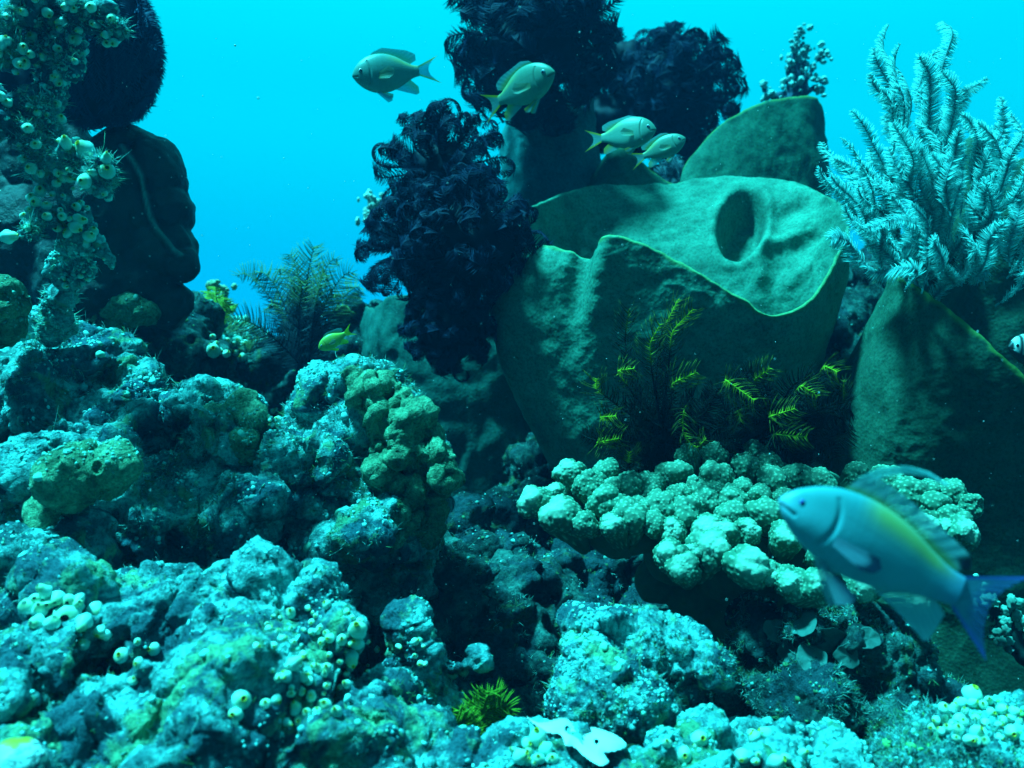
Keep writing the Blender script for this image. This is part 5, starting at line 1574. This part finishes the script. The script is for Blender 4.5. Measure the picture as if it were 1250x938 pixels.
fish('large blue-violet fish with a yellow back stripe and long back filament, at the right', (952, 610, 0.60), (1234, 755, 0.615),
     [(0.0, 0.010, -0.012), (0.03, 0.050, -0.045), (0.08, 0.090, -0.080), (0.16, 0.130, -0.115), (0.26, 0.152, -0.140), (0.38, 0.152, -0.143), (0.5, 0.128, -0.122), (0.62, 0.085, -0.085), (0.70, 0.062, -0.066), (0.76, 0.056, -0.058)],
     [('tail', [(0.745, 0.054), (0.75, 0.0), (0.745, -0.056)], [(0.99, 0.175), (0.95, 0.135), (0.905, 0.075), (0.885, 0.01), (0.90, -0.075), (0.93, -0.13), (0.965, -0.185)]),
      ('dorsal', [(0.20, 0.138), (0.35, 0.148), (0.5, 0.122), (0.70, 0.058)], [(0.235, 0.205), (0.30, 0.238), (0.42, 0.222), (0.52, 0.198), (0.62, 0.172), (0.70, 0.152), (0.755, 0.13), (0.765, 0.085)]),
      ('filament', [(0.275, 0.205), (0.315, 0.250), (0.38, 0.298), (0.46, 0.322), (0.550, 0.326)], [(0.228, 0.200), (0.280, 0.268), (0.37, 0.324), (0.46, 0.344), (0.552, 0.336)]),
      ('pelvic', [(0.205, -0.12), (0.255, -0.135)], [(0.36, -0.265), (0.41, -0.235), (0.42, -0.20)], 0.25, 0.02),
      ('pelvic', [(0.205, -0.12), (0.255, -0.135)], [(0.34, -0.25), (0.39, -0.22), (0.40, -0.19)], -0.25, -0.02),
      ('anal', [(0.44, -0.130), (0.55, -0.105), (0.69, -0.064)], [(0.60, -0.175), (0.72, -0.225), (0.735, -0.20), (0.745, -0.15), (0.75, -0.10)]),
      ('pectoral', [(0.225, -0.03), (0.225, -0.065)], [(0.38, -0.03), (0.405, -0.06), (0.385, -0.09), (0.34, -0.10)], 0.35, 0.060),
      ('pectoral', [(0.225, -0.03), (0.225, -0.065)], [(0.38, -0.03), (0.405, -0.06), (0.385, -0.09), (0.34, -0.10)], -0.35, -0.060)],
     male_col, (0.066, 0.024, 0.0125), 1, bend=-0.03)

# the smaller ones
def small_col(body_top, body_low, fin_edge, fin_in=(0.25, 0.40, 0.40)):
    def f(kind, x, u):
        n = len(x)
        if kind == 'body':
            c = mixc(body_low, body_top, sstep(-0.4, 0.5, u))
            b = np.exp(-((u - 0.72) / 0.2) ** 2) * sstep(0.35, 0.6, x) * 0.35
            return c * (1 - b)[:, None] + np.array(fin_edge) * b[:, None]
        if kind == 'tail':
            e = np.maximum(sstep(0.30, 0.12, x), sstep(0.70, 0.88, x))
            return mixc(fin_in, fin_edge, e)
        if kind == 'iris':
            return np.tile((0.25, 0.3, 0.35), (n, 1))
        if kind == 'pectoral':
            return mixc((0.45, 0.5, 0.3), (0.30, 0.42, 0.36), u)
        if kind == 'dorsal':
            return mixc((0.35, 0.42, 0.14), (0.25, 0.48, 0.50), sstep(0.1, 0.8, u))
        return mixc(fin_in, fin_edge, sstep(0.3, 1.0, x) * 0.9)
    return f
SP = [(0.0, 0.012, -0.012), (0.03, 0.060, -0.055), (0.08, 0.112, -0.105), (0.16, 0.160, -0.155), (0.27, 0.190, -0.188), (0.40, 0.190, -0.185), (0.52, 0.155, -0.150), (0.63, 0.098, -0.098), (0.71, 0.062, -0.064), (0.77, 0.052, -0.053)]
SF = [('tail', [(0.755, 0.050), (0.76, 0.0), (0.755, -0.052)], [(1.02, 0.165), (0.96, 0.120), (0.90, 0.055), (0.885, 0.0), (0.90, -0.055), (0.96, -0.115), (1.02, -0.160)]),
      ('dorsal', [(0.22, 0.178), (0.40, 0.184), (0.55, 0.138), (0.68, 0.072)], [(0.27, 0.225), (0.38, 0.262), (0.52, 0.240), (0.66, 0.220), (0.76, 0.175), (0.755, 0.11)]),
      ('pelvic', [(0.25, -0.180), (0.31, -0.184)], [(0.37, -0.285), (0.42, -0.270), (0.43, -0.23)], 0.3, 0.02),
      ('pelvic', [(0.25, -0.180), (0.31, -0.184)], [(0.37, -0.285), (0.42, -0.270), (0.43, -0.23)], -0.3, -0.02),
      ('anal', [(0.46, -0.165), (0.56, -0.128), (0.66, -0.084)], [(0.60, -0.215), (0.70, -0.245), (0.74, -0.23), (0.74, -0.16)]),
      ('pectoral', [(0.27, -0.02), (0.27, -0.07)], [(0.42, 0.035), (0.47, -0.01), (0.46, -0.06), (0.40, -0.09)], 0.55, 0.080),
      ('pectoral', [(0.27, -0.02), (0.27, -0.07)], [(0.42, 0.035), (0.47, -0.01), (0.46, -0.06), (0.40, -0.09)], -0.55, -0.080)]
EYE = (0.10, 0.030, 0.026)
GRN = small_col((0.11, 0.20, 0.15), (0.14, 0.27, 0.22), (0.75, 0.45, 0.03))
GRY = small_col((0.10, 0.24, 0.22), (0.14, 0.31, 0.30), (0.80, 0.48, 0.02), (0.10, 0.50, 0.70))
YEL = small_col((0.30, 0.36, 0.06), (0.36, 0.42, 0.08), (0.95, 0.85, 0.02), (0.7, 0.7, 0.05))
S_DEEP = [(a, b * 1.16, c * 1.16) for a, b, c in SP]
fish('grey-green fish with a yellow-edged forked tail, alone against open water', (430, 93, 1.0), (535, 84, 1.02), S_DEEP,
     [(f[0], [(x, z * (1.16 if f[0] != 'tail' else 1)) for x, z in f[1]], [(x, z * (1.12 if f[0] != 'tail' else 1)) for x, z in f[2]], *f[3:]) for f in SF], GRY, EYE, 2, bend=0.03)
fish('green fish with spread lower fins, in front of the tall black feather star', (677, 88, 0.98), (585, 132, 1.045), SP, SF, GRN, EYE, 3, bend=-0.10, roll=0.15)
fish('left and larger of the two green fish above the tall-lipped sponge', (801, 158, 1.42), (714, 171, 1.46), S_DEEP, SF, GRN, EYE, 4, bend=-0.05, roll=-0.12)
fish('right and smaller of the two green fish above the tall-lipped sponge', (837, 169, 1.46), (771, 198, 1.49), SP, SF, GRN, EYE, 5, bend=0.05)
fish('small bright yellow fish nosing down by the knobbly rock', (389, 426, 1.22), (431, 402, 1.23), SP, SF, YEL, EYE, 6)
def bw(kind, x, u):
    if kind == 'iris': return np.tile((0.02, 0.02, 0.03), (len(x), 1))
    if kind != 'body': return np.tile((0.04, 0.05, 0.03), (len(x), 1))
    w = sstep(-0.55, -0.4, u) * sstep(0.42, 0.34, x) * sstep(0.04, 0.07, x) * (1 - np.exp(-((x - 0.16) / 0.035) ** 2))
    return mixc((0.02, 0.025, 0.03), (0.75, 0.75, 0.72), w)
fish('dark fish with a white flank, half outside the right edge', (1231, 424, 1.1), (1300, 432, 1.12), S_DEEP, SF, bw, EYE, 7)

# ------------------------------------------------------------------ drifting specks and the water itself
def specks():
    r = np.random.default_rng(77)
    V0, F0 = ICO[1]
    n = 900
    Y = r.uniform(0.75, 2.0, n)
    P = np.stack([r.uniform(-0.62, 0.62, n) * Y, Y, r.uniform(-0.45, 0.45, n) * Y], 1)
    s = 0.00046 * np.exp(r.normal(0, 0.3, n))
    V = (V0[None] * s[:, None, None] * (1 + 0.3 * r.normal(size=(n, len(V0), 1))) + P[:, None]).reshape(-1, 3)
    F = (F0[None] + (np.arange(n) * len(V0))[:, None, None]).reshape(-1, 3)
    m, t, b = newmat('drifting_speck'); b.inputs['Base Color'].default_value = (0.6, 0.6, 0.6, 1)
    o = part('drifting_specks', mesh_np('drifting_specks', V, [F]), m)
    tag(o, 'tiny pale specks drifting in the water', kind='stuff')
specks()

def haze():
    V = np.array([(x, y, z) for x in (-16, 16) for y in (-3, 17) for z in (-4.6, 1.6)], float)
    F = np.array([(0, 1, 3, 2), (4, 6, 7, 5), (0, 4, 5, 1), (2, 3, 7, 6), (0, 2, 6, 4), (1, 5, 7, 3)])
    m = bpy.data.materials.new('sea_water_haze'); m.use_nodes = True
    t = m.node_tree; t.nodes.clear()
    o_ = t.nodes.new('ShaderNodeOutputMaterial'); p = t.nodes.new('ShaderNodeVolumePrincipled')
    p.inputs['Color'].default_value = (0.0, 0.42, 0.95, 1)
    p.inputs['Density'].default_value = HAZE_DENSITY
    p.inputs['Anisotropy'].default_value = 0.2
    t.links.new(p.outputs[0], o_.inputs['Volume'])
    o = part('haze', mesh_np('haze', V, [F], smooth=False), m)
    tag(o, 'blue-green water haze', kind='stuff')
HAZE_DENSITY = 0.014
haze()
